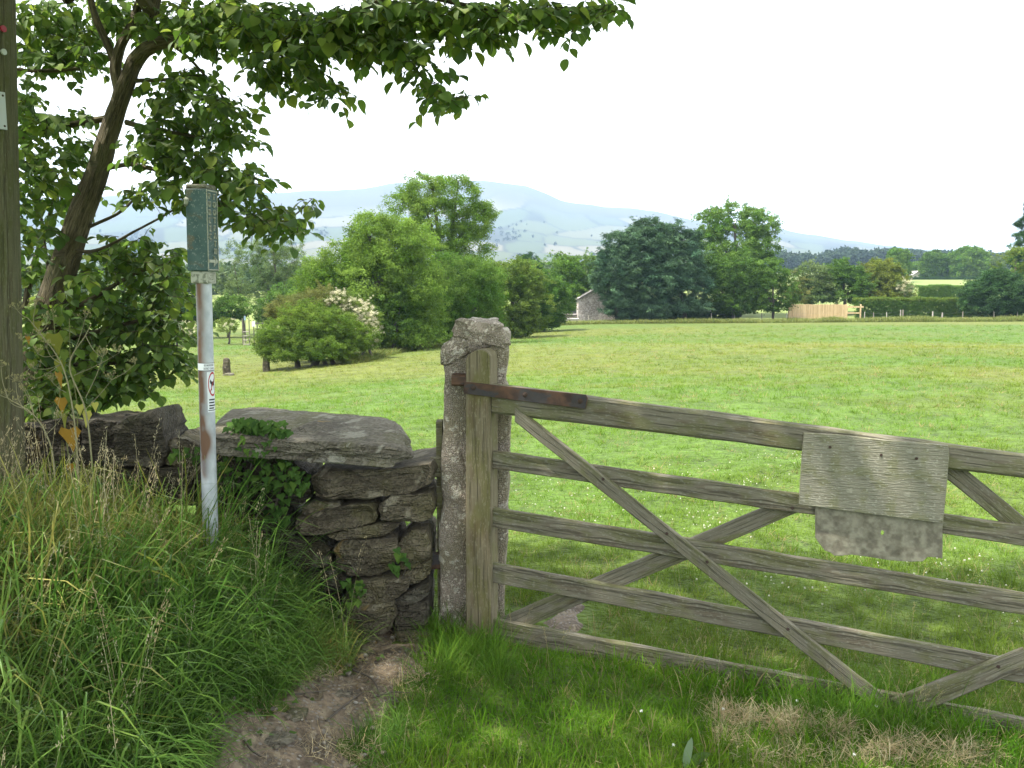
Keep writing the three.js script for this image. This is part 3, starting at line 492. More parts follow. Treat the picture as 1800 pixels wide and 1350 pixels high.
// hedges, each one clipped mass of twigs and leaves
function hedge(label, px0, px1, py0, py1, d, pal, topPal, depth = 1.6) {
  const a = P(px0, py1, d), b = P(px1, py0, d), R = rng(treeSeed++), g = onGround((px0 + px1) / 2, d), t = thing('hedge', label, 'hedge', g), list = [], tops = [], s = 0.62;
  const n = Math.round((b.x - a.x) * (b.y - a.y + depth) * 60);
  for (let i = 0; i < n; i++) {
    const f = R(), x = R.r(a.x, b.x), yTop = b.y + 0.12 * noise3(x * 0.9, 1, d), q = mix3(...greens[pal], R()), face = R();
    const p = face < 0.55 ? V(x, lerp(a.y - 0.2, yTop, f), -d + R.r(-0.25, 0.1)) : face < 0.85 ? V(x, yTop + R.s(0.08), -d - f * depth) : V(x, lerp(a.y, yTop, f), -d - depth * R());
    const tp = p.y > yTop - 0.25; list.push([M4(V(p.x - g.x, p.y - g.y, p.z - g.z), Q(R.s(0.5), R() * 6.3, R.s(0.5)), s * R.r(0.8, 1.3)), tp ? rgb(...mix3(...greens[topPal], R())) : rgb(...q)]);
  }
  part('stem', mergeGeometries([...Array(Math.ceil((b.x - a.x) / 0.7))].map((_, i) => limb([V(a.x + 0.3 + i * 0.7, g.y - 0.4, -d - depth * 0.4), V(a.x + 0.3 + i * 0.7, (a.y + b.y) / 2, -d - depth * 0.4), V(a.x + 0.35 + i * 0.7, b.y - 0.3, -d - depth * 0.4)], [0.05, 0.04, 0.02], 5))), barkFar, t);
  instances('foliage', CL.broad, crownMats.leaf, list, t);
}
hedge('long clipped hedge with pale brownish top behind the wire fence on the right', 1505, 1712, 526, 560, 111, 'green', 'olive');
hedge('shorter clipped green hedge beyond the long one, at the edge of the far field', 1615, 1745, 503, 522, 150, 'ashDeep', 'ashDeep', 2);
hedge('dark undergrowth beneath the three dark conifers', 1078, 1300, 536, 568, 108.5, 'dark', 'dark', 1.5);
hedge('low dark hedge in front of the far white house', 1588, 1760, 488, 494, 300, 'dark', 'dark', 2);

// woods that read as one mass
{
  const R = rng(77), w = [];
  for (let i = 0; i < 2600; i++) { const px = R.r(1340, 1960), d = R.r(640, 760), h = along(px, [[1340, 452], [1440, 452], [1470, 444], [1560, 446], [1620, 452], [1690, 447], [1800, 452], [1960, 455]]) + 5 * noise3(px * 0.05, 2, 3) + 3 * noise3(px * 0.2, 2, 3), p = P(px, lerp(478, h, Math.pow(R(), 0.7)), d); w.push([M4(p, Q(R() * 3, R() * 6, 0), 5 * R.r(0.7, 1.4)), rgb(...mix3([0.022, 0.045, 0.025], [0.045, 0.075, 0.035], R()))]); }
  tag(instances('distant_wood', CL.far, crownMats.leaf, w), 'dark blue green belt of far woodland below the hills on the right', 'wood');
  const v = [];
  for (let i = 0; i < 9000; i++) {
    const px = R.r(150, 1850), d = 1300 * Math.pow(3.0, R()), x = (px - 900) / FOCAL * d, k = fbm3(px * 0.016, Math.log(d) * 4, 4, 4); if (R() > smooth(0.1, 0.5, k) * 0.9 + 0.012 || d > 2800) continue;
    v.push([M4(V(x, H(x, -d) + 4, -d), Q(R(), R() * 6, 0), 6 * R.r(0.6, 1.3)), rgb(...mix3([0.018, 0.032, 0.024], [0.034, 0.05, 0.03], R()))]);
  }
  tag(instances('hillside_trees', CL.far, crownMats.leaf, v), 'specks of hedgerow trees and copses on the hazy hillside', 'wood');
  const m = [];
  for (let i = 0; i < 1500; i++) { const px = R.r(-100, 1060), d = R.r(150, 420), x = (px - 900) / FOCAL * d, g = H(x, -d); m.push([M4(V(x, g + R.r(0.5, 4.5), -d), Q(R(), R() * 6, 0), 2.6 * R.r(0.7, 1.4)), rgb(...mix3([0.05, 0.09, 0.03], [0.10, 0.14, 0.05], R()))]); }
  tag(instances('valley_wood', CL.far, crownMats.leaf, m), 'hazy belt of valley trees behind the tree group on the left', 'wood');
}

// ------------------------------------------------------------------ the five barred gate
const gA = P(895, 800, 4.0).setY(0), gB = P(1800, 800, 3.4).setY(0), gU = gB.clone().sub(gA).normalize(), gN = V(-gU.z, 0, gU.x).multiplyScalar(1); if (gN.z < 0) gN.negate();
function gp(px, py, off = 0) { const r = ray(px, py), o = V(0, EYE, 0), a = gA.clone().addScaledVector(gN, off), k = a.clone().sub(o).dot(gN) / r.dot(gN); return o.addScaledVector(r, k); }
// a bar given by its top and bottom edge at two columns, lengthened past the frame to the real length of the gate
function bar(x0, t0, b0, x1, t1, b1, off, thick, o = {}) {
  const TL = gp(x0, t0, off), TR = gp(x1, t1, off), BL = gp(x0, b0, off), BR = gp(x1, b1, off), e = o.extend ?? 0;
  if (e) { const L = TL.distanceTo(TR), k = (L + e) / L; TR.copy(TL.clone().lerp(TR, k)); BR.copy(BL.clone().lerp(BR, k)); }
  return board(TL, TR, BL, BR, gN.clone().multiplyScalar(-thick), { seg: 26, ...o });
}
function plate(px, off, thick, o = {}) {          // flat piece cut to an outline traced on the gate's plane
  const pts = px.map(([x, y]) => gp(x, y, off)), s = new THREE.Shape(pts.map((p) => new THREE.Vector2(p.clone().sub(gA).dot(gU), p.y)));
  for (const h of o.holes ?? []) s.holes.push(new THREE.Path(h.map(([x, y]) => gp(x, y, off)).map((p) => new THREE.Vector2(p.clone().sub(gA).dot(gU), p.y))));
  const b = o.bevel ?? 0.003; let g = new THREE.ExtrudeGeometry(s, { depth: thick - 2 * b, bevelEnabled: true, bevelSize: b, bevelOffset: -b, bevelThickness: b, bevelSegments: 2, curveSegments: 6 });
  g.translate(0, 0, off - thick + b);
  if (o.swap) { const u = g.attributes.uv, q = g.attributes.position, n = g.attributes.normal; for (let i = 0; i < u.count; i++) u.setXY(i, q.getY(i), Math.abs(n.getZ(i)) > 0.5 ? q.getX(i) : q.getZ(i) + 3); }
  const m = new THREE.Matrix4().makeBasis(gU, V(0, 1, 0), gN); m.setPosition(gA); return g.applyMatrix4(m);
}
const gate = thing('field_gate', 'weathered wooden five barred gate with a blank board, hung on the stone gatepost', 'gate', V(gA.x - 0.1, H(gA.x, gA.z), gA.z));
{
  const st = [[818, 1175], [818, 632], [822, 624], [830, 618], [840, 614], [850, 614.5], [857, 619], [861, 626], [861.5, 640], [864, 1175]];
  part('stile', plate(st, 0.03, 0.125, { bevel: 0.008, swap: true }), woodBrown, gate);
  part('top_rail', bar(864, 676, 726, 1800, 800, 841, 0.022, 0.078, { seed: 3, bev: 0.012, wear: 0.004, extend: 1.0 }), wood, gate);
  [[793, 824, 925, 960], [893, 927, 1044, 1081], [990, 1024, 1165, 1202], [1088, 1124, 1264, 1300]].forEach(([a, b, c, e], i) => part('rail', bar(866, a, b, 1800, c, e, 0, 0.03, { seed: 10 + i, wear: 0.003, extend: 1.0 }), wood, gate));
  part('brace', bar(905, 714, 742, 1556, 1226, 1262, 0.029, 0.027, { seed: 21 }), wood, gate);
  part('brace', board(gp(1567, 1231, 0.029), gp(1800, 1140, 0.029), gp(1610, 1258, 0.029), gp(1800, 1177, 0.029), gN.clone().multiplyScalar(-0.027), { seed: 22 }), wood, gate);
  part('brace', board(gp(874, 1089, -0.032), gp(1372, 880, -0.032), gp(920, 1105, -0.032), gp(1420, 894, -0.032), gN.clone().multiplyScalar(-0.026), { seed: 23, seg: 20 }), wood, gate);
  part('brace', board(gp(1664, 798, -0.032), gp(1860, 958, -0.032), gp(1630, 815, -0.032), gp(1820, 968, -0.032), gN.clone().multiplyScalar(-0.026), { seed: 24, seg: 8 }), wood, gate);
  { // far end of the gate, outside the frame
    const e = gA.clone().addScaledVector(gU, 3.02), y = e.clone().setY(-0.42), w = gU.clone().multiplyScalar(0.1); part('stile', board(e.clone().setY(0.95), e.clone().setY(0.95).add(w), y, y.clone().add(w), gN.clone().multiplyScalar(-0.09), { seed: 25 }), wood, gate);
  }
  const strap = part('hinge_strap', plate([[815, 671], [1030, 694], [1033, 700], [1029, 719], [815, 692]], 0.042, 0.011, { bevel: 0.002 }), rust, gate);
  for (const [x, y] of [[832, 682], [923, 694], [1020, 705]]) { const c = gp(x, y, 0.042), g = new THREE.SphereGeometry(0.0125, 12, 6, 0, 6.3, 0, 1.5); g.scale(1, 0.6, 1); g.rotateX(Math.PI / 2); g.translate(c.x, c.y, c.z); part('bolt', g, rust, strap); }
  part('hinge_hook', boxGeo(-0.285, -0.215, 1.125, 1.175, -4.16, -4.03, { bev: 0.008 }), rust, gate);
  const b1 = part('notice_board', plate([[1413, 761], [1470, 764], [1560, 774], [1667, 783], [1669, 800], [1664, 860], [1658, 921], [1640, 918], [1530, 904], [1404, 887], [1406, 850], [1410, 790]], 0.041, 0.018, { bevel: 0.003 }), ply, gate);
  b1.userData.label = 'blank weathered plywood board across the top rail';
  for (const [x, y] of [[1459, 786], [1611, 806], [1549, 800]]) { const c = gp(x, y, 0.0415), g = new THREE.CylinderGeometry(0.006, 0.006, 0.004, 10); g.rotateX(Math.PI / 2); g.translate(c.x, c.y, c.z); part('nail', g, rust, b1); }
  const b2 = part('notice_board', plate([[1433, 880], [1657, 905], [1657, 982], [1645, 980], [1631, 979], [1622, 987], [1600, 987.5], [1563, 985], [1540, 981], [1520, 978], [1497, 975], [1480, 977], [1467, 977], [1459, 971], [1450, 968], [1440, 955], [1433, 945]], 0.0165, 0.012, { bevel: 0.002, holes: [[[1549, 931], [1553, 932], [1556, 937], [1553, 943], [1548, 941], [1547, 936]]] }), plyRot, gate);
  b2.userData.label = 'rotting dark lower board with a ragged bottom edge and a hole';
  for (const [x, y] of [[1393, 893], [1243, 988], [1385, 1106], [1172, 938], [1060, 842], [1755, 1172]]) { const c = gp(x, y, x === 1393 ? 0.002 : 0.031), g = new THREE.CylinderGeometry(0.007, 0.007, 0.006, 10); g.rotateX(Math.PI / 2); g.translate(c.x, c.y, c.z); part('bolt', g, rust, gate); }
}

// ------------------------------------------------------------------ stone gatepost, latch post in the gap, dry stone wall
const poly = (l, d) => l.map(([x, y]) => P(x, y, d));
{
  const t = thing('stone_gatepost', 'rough lichened stone gatepost with a chipped top that carries the gate', 'gatepost', V(-0.17, H(-0.17, -4.3), -4.3));
  part('shaft', stoneFrom(poly([[778, 634], [800, 622], [840, 612], [872, 600], [893, 606], [895, 625], [891, 655], [889, 672], [897, 700], [899, 740], [896, 800], [893, 900], [890, 980], [886, 1085], [885, 1160], [772, 1165], [772, 1067], [773, 950], [775, 880], [776, 810], [778, 760], [780, 722], [779, 690], [782, 660]], 4.14), 0.3, { N: 130, seed: 5, rough: 0.017, bevel: 0.012, strata: 0, freq: 16, tension: 0.2, belly: 0.004 }), grit, t);
  const c = part('cap', stoneFrom(poly([[781, 640], [780, 618], [781, 607], [790, 600], [796, 594], [797, 578], [802, 568], [815, 564], [845, 567], [868, 567], [880, 568], [886, 575], [893, 588], [895, 606], [888, 612], [868, 604], [850, 610], [826, 622], [806, 634]], 4.13), 0.29, { N: 120, seed: 8, rough: 0.024, facet: 0.022, bevel: 0.02, strata: 0, freq: 12, tension: 0.15, belly: 0.004 }), grit, t);
  c.userData.label = 'broken top of the gatepost with sloping chipped faces';
}
{
  const t = thing('latch_post', 'thin old timber latch post in the gap between wall and stone gatepost', 'post', V(-0.36, H(-0.36, -4.22), -4.22));
  part('post', boxGeo(-0.375, -0.345, -0.2, 0.93, -4.27, -4.2, { seg: 3, seed: 41, wear: 0.003 }), woodOld, t);
  part('rail', boxGeo(-0.40, -0.335, 0.655, 0.755, -4.2, -4.165, { seed: 42, wear: 0.003 }), woodOld, t);
  part('bracket', boxGeo(-0.408, -0.34, 0.19, 0.27, -4.2, -4.16, { seed: 43, wear: 0.001 }), rust, t);
}
{
  const t = thing('stone_wall', 'low dry stone wall end of dark flat stones under one big capstone, left of the gatepost', 'wall', V(-0.7, H(-0.6, -4.3), -4.3));
  const S = [
    // outline, depth of the face, thickness, material
    [[[546, 838], [566, 822], [640, 826], [690, 824], [757, 815], [762, 830], [757, 852], [715, 868], [650, 880], [580, 881], [548, 872]], 4.05, 0.45, stone],
    [[[518, 915], [560, 900], [612, 889], [650, 888], [664, 902], [660, 918], [610, 932], [560, 943], [520, 944]], 4.05, 0.4, stone],
    [[[528, 893], [556, 881], [592, 884], [600, 893], [560, 903], [530, 907]], 4.09, 0.35, stone],
    [[[664, 892], [690, 872], [757, 868], [763, 890], [757, 912], [728, 921], [690, 922], [668, 914]], 4.06, 0.4, stone],
    [[[572, 942], [610, 930], [664, 922], [706, 922], [690, 938], [640, 948], [590, 951]], 4.06, 0.4, stone],
    [[[584, 968], [600, 953], [660, 948], [694, 950], [700, 975], [692, 1000], [660, 1014], [618, 1012], [588, 1000]], 4.05, 0.42, stone],
    [[[698, 960], [722, 934], [748, 934], [758, 955], [757, 985], [735, 998], [704, 1000]], 4.08, 0.4, stone],
    [[[706, 1010], [728, 999], [757, 988], [756, 1012], [735, 1028], [704, 1034], [692, 1028]], 4.07, 0.4, stone],
    [[[608, 1035], [630, 1022], [690, 1020], [722, 1015], [718, 1036], [700, 1052], [660, 1066], [625, 1064]], 4.03, 0.42, stone],
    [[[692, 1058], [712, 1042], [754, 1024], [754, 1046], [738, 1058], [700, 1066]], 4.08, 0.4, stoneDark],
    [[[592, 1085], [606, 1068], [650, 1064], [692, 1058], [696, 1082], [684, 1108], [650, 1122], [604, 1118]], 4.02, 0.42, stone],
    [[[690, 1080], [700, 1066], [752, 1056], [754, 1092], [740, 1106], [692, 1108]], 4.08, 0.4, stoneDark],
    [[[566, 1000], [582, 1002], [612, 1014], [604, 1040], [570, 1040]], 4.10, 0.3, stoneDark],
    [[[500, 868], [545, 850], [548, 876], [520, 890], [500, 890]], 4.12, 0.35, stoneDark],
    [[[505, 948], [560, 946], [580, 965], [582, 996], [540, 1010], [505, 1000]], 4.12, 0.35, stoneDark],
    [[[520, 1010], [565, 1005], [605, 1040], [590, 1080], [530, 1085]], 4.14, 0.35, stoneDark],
    // the part that runs on to the left behind ivy and grass
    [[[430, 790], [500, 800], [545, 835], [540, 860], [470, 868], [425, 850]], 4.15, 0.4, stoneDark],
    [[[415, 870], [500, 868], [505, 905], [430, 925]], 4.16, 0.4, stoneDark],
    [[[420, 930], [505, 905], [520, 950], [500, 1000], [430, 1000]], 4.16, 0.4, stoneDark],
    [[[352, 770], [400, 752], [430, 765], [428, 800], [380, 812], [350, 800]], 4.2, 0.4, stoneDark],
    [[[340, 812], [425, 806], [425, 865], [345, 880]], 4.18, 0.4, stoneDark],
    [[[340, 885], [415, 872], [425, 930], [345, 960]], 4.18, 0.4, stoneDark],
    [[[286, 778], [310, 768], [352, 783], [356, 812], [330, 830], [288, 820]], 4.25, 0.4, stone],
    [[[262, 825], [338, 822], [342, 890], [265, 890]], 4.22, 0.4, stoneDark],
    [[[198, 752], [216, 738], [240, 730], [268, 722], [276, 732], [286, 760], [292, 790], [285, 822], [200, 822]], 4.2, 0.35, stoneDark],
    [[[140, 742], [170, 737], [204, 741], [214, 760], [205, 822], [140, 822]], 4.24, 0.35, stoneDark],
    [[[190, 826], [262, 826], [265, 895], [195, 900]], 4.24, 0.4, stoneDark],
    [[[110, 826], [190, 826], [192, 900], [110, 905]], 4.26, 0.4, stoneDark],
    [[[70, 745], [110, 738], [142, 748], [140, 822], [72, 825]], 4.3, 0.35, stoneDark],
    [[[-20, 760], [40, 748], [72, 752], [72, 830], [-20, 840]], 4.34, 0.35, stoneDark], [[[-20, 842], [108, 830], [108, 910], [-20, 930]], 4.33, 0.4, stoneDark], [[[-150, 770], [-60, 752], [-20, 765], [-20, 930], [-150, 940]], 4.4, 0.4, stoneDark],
  ];
  S.forEach(([o, d, th, m], i) => part('stone', stoneFrom(poly(o, d), th, { seed: 60 + i, N: 84, rough: 0.010, bevel: 0.007, strata: 0.9, tension: 0.04, belly: 0.002, ledge: 0.006, tilt: 0.12, freq: 10, facet: 0.016 }), m, t));
  // capstone: a slab whose long top slopes a little towards us
  const cap = stoneFrom([[-0.86, 0.045], [-0.7, 0.06], [-0.3, 0.058], [-0.06, 0.05], [0.03, 0.032], [0.05, 0.005], [0.0, -0.03], [-0.06, -0.052], [-0.25, -0.056], [-0.6, -0.045], [-0.85, -0.03]].map(([x, y]) => V(x, y, 0)), 0.50, { seed: 99, N: 110, rough: 0.012, bevel: 0.012, strata: 1.6, tension: 0.08, freq: 8, belly: 0.002, ledge: 0.014, facet: 0.016 });
  cap.applyMatrix4(new THREE.Matrix4().makeTranslation(0, 0, 0.0).multiply(new THREE.Matrix4().makeRotationFromEuler(new THREE.Euler(0.15, 0.20, -0.10, 'YXZ'))));
  const at = P(715, 806, 3.98); cap.translate(at.x - 0.02, at.y, at.z);
  part('capstone', cap, stoneCap, t).userData.label = 'large flat capstone with pale lichen';
}
{ // bits lying about
  const flat = (name, label, cat, px, py, w, l, h, turn, seed, mat, group) => {
    const p = G(px, py), g = stoneFrom([...Array(9)].map((_, i) => { const a = i / 9 * 6.283, r = 1 + 0.2 * noise3(i * 2.3, seed, 1); return V(Math.cos(a) * w * r, Math.sin(a) * l * r, 0); }), h, { seed, N: 20, rough: 0.006, bevel: h * 0.3, strata: 0, freq: 20, belly: 0.002 });
    g.rotateX(-Math.PI / 2); g.rotateY(turn); g.translate(p.x, p.y + 0.022 + h * 0.35, p.z); const m = top(name, g, mat); tag(m, label, cat, group);
  };
  const gr = 'stones lying on the path';
  flat('stone', 'blue grey flat stone in the middle of the dirt path', 'stone', 601, 1230, 0.042, 0.03, 0.03, 0.2, 301, stoneCap, gr);
  flat('stone', 'larger flat grey slab set in the path at the foot of the wall end', 'stone', 722, 1122, 0.10, 0.06, 0.05, 0.1, 302, stone, gr);
  flat('stone', 'small rounded stone on the path below the slab', 'stone', 652, 1140, 0.032, 0.024, 0.03, 0.5, 303, stone, gr);
  flat('stone', 'brownish stone beside the small rounded one on the path', 'stone', 626, 1148, 0.034, 0.03, 0.035, 0.9, 304, stoneDark, gr);
  flat('stone', 'pale buff stone at the left edge of the path near the wall', 'stone', 595, 1160, 0.034, 0.022, 0.03, 1.2, 305, stoneCap, gr);
  flat('stone', 'broad flat stone sunk in the path near the bottom edge of the photograph', 'stone', 480, 1310, 0.07, 0.045, 0.02, 0.3, 306, stoneCap, gr);
  flat('stone', 'dull flat stone in the path, above the bottom edge slab', 'stone', 520, 1265, 0.05, 0.04, 0.018, 0.8, 307, stoneCap, gr);
  flat('stone', 'grey stone on the path right of the blue grey one', 'stone', 672, 1160, 0.03, 0.022, 0.03, 0.8, 308, stone, gr);
}

// ------------------------------------------------------------------ footpath signpost
{
  const d = 3.7, b = P(371, 968, d), tp = P(358, 494, d), axis = tp.clone().sub(b), L = axis.length(); axis.normalize();
  const t = thing('footpath_signpost', 'rusty galvanised footpath signpost with a square green lettered head', 'signpost', b);
  const lean = new THREE.Matrix4().makeRotationFromQuaternion(new THREE.Quaternion().setFromUnitVectors(V(0, 1, 0), axis)).setPosition(b);
  const put = (name, g, mat, parent = t, yaw = 0) => { if (yaw) g.rotateY(yaw); g.applyMatrix4(lean); return part(name, g, mat, parent); };
  { const g = new THREE.CylinderGeometry(0.0325, 0.0325, L + 0.2, 28, 1, true, 122 * Math.PI / 180, Math.PI * 2); g.translate(0, L / 2 - 0.1, 0); put('tube', g, galv); }
  const yaw = -9 * Math.PI / 180, w = 0.0455, y0 = L + 0.042, h = P(330, 334, d).y - P(330, 477, d).y;
  put('collar', boxGeo(-0.037, 0.037, L - 0.01, L + 0.04, -0.037, 0.037, { bev: 0.004 }), palePaint, t, yaw).userData.label = 'pale scuffed collar under the head';
  const head = put('head', boxGeo(-w, w, y0, y0 + h, -w, w, { bev: 0.003, seg: 6, wear: 0.0006 }), greenPaint, t, yaw);
  put('cap', boxGeo(-w + 0.002, w - 0.002, y0 + h, y0 + h + 0.02, -w + 0.002, w - 0.002, { bev: 0.007, seg: 10, wear: 0.004, seed: 7 }), moss, t, yaw);
  put('chipped_edge', stoneFrom([[-0.006, -0.02], [0.010, -0.012], [0.013, 0.012], [-0.002, 0.02]].map(([x, y]) => V(x - w, y0 + h - 0.055 + y, w + 0.0015)), 0.016, { N: 12, rough: 0.002, bevel: 0.002, freq: 60 }), palePaint, head, yaw);
  // the lettered face is the one turned to the right (+x before the turn)
  const face = (g) => { g.rotateY(Math.PI / 2); g.translate(w, 0, 0); return g; };
  const frame = [[-w, -w + 0.005, y0 + 0.002, y0 + h - 0.002], [w - 0.005, w, y0 + 0.002, y0 + h - 0.002], [-w + 0.005, w - 0.005, y0 + h - 0.009, y0 + h - 0.003], [-w + 0.005, w - 0.005, y0 + 0.003, y0 + 0.008]].map(([a, c, e, f]) => boxGeo(a + 0.001, c - 0.001, e, f, 0, 0.0035, { bev: 0.001 }));
  put('raised_border', face(mergeGeometries(frame)), palePaint, head, yaw);
  const font = await new FontLoader().loadAsync('fonts/droid/droid_sans_bold.typeface.json');
  const word = (txt, x, yTop, pitch, size) => {
    const gs = [...txt].map((ch, i) => { const g = new TextGeometry(ch, { font, size, depth: 0.004, curveSegments: 3, bevelEnabled: false }); g.computeBoundingBox(); const bb = g.boundingBox; g.translate(-(bb.min.x + bb.max.x) / 2, 0, 0); g.scale(1.05, 1, 1); g.translate(x, yTop - i * pitch - size, 0); return g; });
    return face(mergeGeometries(gs));
  };
  put('lettering', word('PUBLIC', -0.021, y0 + h - 0.016, 0.0335, 0.024), palePaint, head, yaw).userData.label = 'raised letters PUBLIC';
  put('lettering', word('FOOTPATH', 0.019, y0 + h - 0.016, 0.0325, 0.024), palePaint, head, yaw).userData.label = 'raised letters FOOTPATH';
  { const s = new THREE.Shape([[-0.036, -0.006], [0.006, -0.006], [0.004, -0.022], [0.037, 0.0], [0.004, 0.022], [0.006, 0.006], [-0.036, 0.006]].map(([x, y]) => new THREE.Vector2(x, y))); const g = new THREE.ExtrudeGeometry(s, { depth: 0.004, bevelEnabled: false }); g.translate(0, y0 + 0.042, 0); put('arrow', face(g), palePaint, head, yaw); }
  const sticker = (cw, ch, draw) => { const c = document.createElement('canvas'); c.width = cw; c.height = ch; draw(c.getContext('2d'), cw, ch); const x = new THREE.CanvasTexture(c); x.colorSpace = THREE.SRGBColorSpace; return new THREE.MeshStandardMaterial({ map: x, roughness: 0.55 }); };
  const yOf = (py) => P(365, py, d).sub(b).dot(axis);
  const band = (name, py0, py1, a0, a1, mat) => { const ya = yOf(py1), yb = yOf(py0), g = new THREE.CylinderGeometry(0.0335, 0.0335, yb - ya, 20, 1, true, a0, a1 - a0); g.translate(0, (ya + yb) / 2, 0); return put(name, g, mat); };
  band('sticker', 637, 651, -1.05, 1.8, sticker(512, 84, (c, W, Hh) => {
    c.fillStyle = '#e9ebee'; c.fillRect(0, 0, W, Hh); c.fillStyle = '#22242a'; c.fillRect(0, 0, W, 5); c.fillRect(0, Hh - 6, W, 6); c.textAlign = 'center'; c.font = 'bold 30px sans-serif'; c.fillText('RICHMONDSHIRE', 330, 36); c.fillText('DISTRICT COUNCIL', 330, 70);
  })).userData.label = 'white council sticker band with black lettering';
  band('sticker', 653, 723, 0.42, 1.72, sticker(200, 330, (c, W, Hh) => {
    c.fillStyle = '#dfe3e6'; c.fillRect(0, 0, W, Hh); c.lineWidth = 16; c.strokeStyle = '#a8242a'; c.beginPath(); c.ellipse(118, 100, 92, 92, 0, 0, 7); c.stroke();
    c.fillStyle = '#17181c'; c.beginPath(); c.moveTo(70, 60); c.lineTo(92, 78); c.lineTo(150, 80); c.lineTo(176, 56); c.lineTo(182, 62); c.lineTo(166, 92); c.lineTo(166, 150); c.lineTo(152, 150); c.lineTo(148, 112); c.lineTo(104, 112); c.lineTo(96, 150); c.lineTo(82, 150); c.lineTo(82, 104); c.lineTo(60, 92); c.lineTo(52, 76); c.closePath(); c.fill();
    c.lineWidth = 14; c.beginPath(); c.moveTo(55, 165); c.lineTo(182, 36); c.stroke(); c.fillStyle = '#17181c'; for (const [x, y, w2] of [[30, 222, 150], [30, 246, 130], [30, 270, 150], [30, 292, 110]]) c.fillRect(x, y, w2, 11); c.fillRect(10, 312, 180, 6);
  })).userData.label = 'torn sticker with a red ring and a black dog';
}

// ------------------------------------------------------------------ telegraph pole at the left edge
{
  const d = 3.95, b = P(-20, 905, d), tp = P(-78, -1500, d), t = thing('telegraph_pole', 'dark wooden pole cut off by the left edge of the photograph', 'pole', b);
  const up = tp.clone().sub(b).normalize(), at = (py) => b.clone().lerp(tp, (P(0, py, d).y - b.y) / (tp.y - b.y));
  part('shaft', limb([b.clone().addScaledVector(up, -0.6), at(400), at(-300), at(-1000), tp], [0.155, 0.152, 0.148, 0.142, 0.135], 26, 0.025, 4, true), woodPole, t);
  const on = (py, ang, out = 0.152) => at(py).add(V(Math.sin(ang) * out, 0, Math.cos(ang) * out));
  const pg = boxGeo(-0.036, 0.036, -0.08, 0.08, -0.003, 0.003, { bev: 0.001 }); pg.rotateY(1.0); const q = on(200, 1.0, 0.157); pg.translate(q.x, q.y, q.z);
  const pl = part('plate', pg, new THREE.MeshStandardMaterial({ color: rgb(0.50, 0.52, 0.52), roughness: 0.5, metalness: 0.2 }), t);
  for (const dy of [-0.065, 0.065]) { const n = new THREE.SphereGeometry(0.005, 8, 6); n.translate(q.x + 0.016, q.y + dy, q.z - 0.020); part('nail', n, rust, pl); }
  const disc = (name, py, r, col) => { const g = new THREE.CylinderGeometry(r, r, 0.008, 20); g.rotateX(Math.PI / 2); g.rotateY(1.22); const c = on(py, 1.22, 0.157); g.translate(c.x, c.y, c.z); part(name, g, new THREE.MeshStandardMaterial({ color: rgb(...col), roughness: 0.35 }), t); };
  disc('reflector', 57, 0.014, [0.35, 0.015, 0.03]); disc('tag', 97, 0.013, [0.55, 0.57, 0.55]);
}

// ------------------------------------------------------------------ across the field: barn, fences, houses, stile
const plain = (r, g, b, o = {}) => new THREE.MeshStandardMaterial({ color: rgb(r, g, b), roughness: 0.9, ...o });
const rubbleTex = textures(512, 512, (u, v) => { const [d, e, id] = pcells(u, v, 14, 26, 1201), a = pfbm(u, v, 6, 6, 4, 1203); let c = mix3([0.20, 0.17, 0.155], [0.46, 0.41, 0.38], id); if (e - d < 0.12) c = [0.13, 0.12, 0.11]; c = mix3(c, [0.5, 0.47, 0.45], smooth(0.1, 0.5, a) * 0.5); return [c, e - d < 0.12 ? 0.2 : 0.5 + 0.4 * id]; }, [0.4, 0.4]);
const rubble = std(rubbleTex, { bump: 0.05, color: rgb(1.45, 1.4, 1.4) });
const slate = std(textures(256, 256, (u, v) => { const a = pfbm(u, v, 10, 10, 4, 1301), r = (v * 12) % 1; return [mix3([0.07, 0.065, 0.06], [0.17, 0.16, 0.15], clamp(0.5 + a) * (r < 0.12 ? 0.5 : 1)), 0.4 + r * 0.5]; }, [0.4, 0.4]), { bump: 0.03 });
const fenceTan = std(textures(512, 128, (u, v) => { const k = hash3(Math.floor(u * 64), 3, 8), a = pfbm(u, v, 64, 6, 3, 1401); return [mix3([0.50, 0.33, 0.17], [0.72, 0.53, 0.31], clamp(k * 0.8 + a * 0.4 + 0.1)), 0.5 + a * 0.4]; }, [0.16, 0.5]), { bump: 0.01 });
const postWood = plain(0.24, 0.21, 0.17);
function gable(pts, d, depth, mat) { const s = new THREE.Shape(pts.map(([x, y]) => { const p = P(x, y, d); return new THREE.Vector2(p.x, p.y); })), g = new THREE.ExtrudeGeometry(s, { depth, bevelEnabled: false }); g.translate(0, 0, -d - depth); return g; }
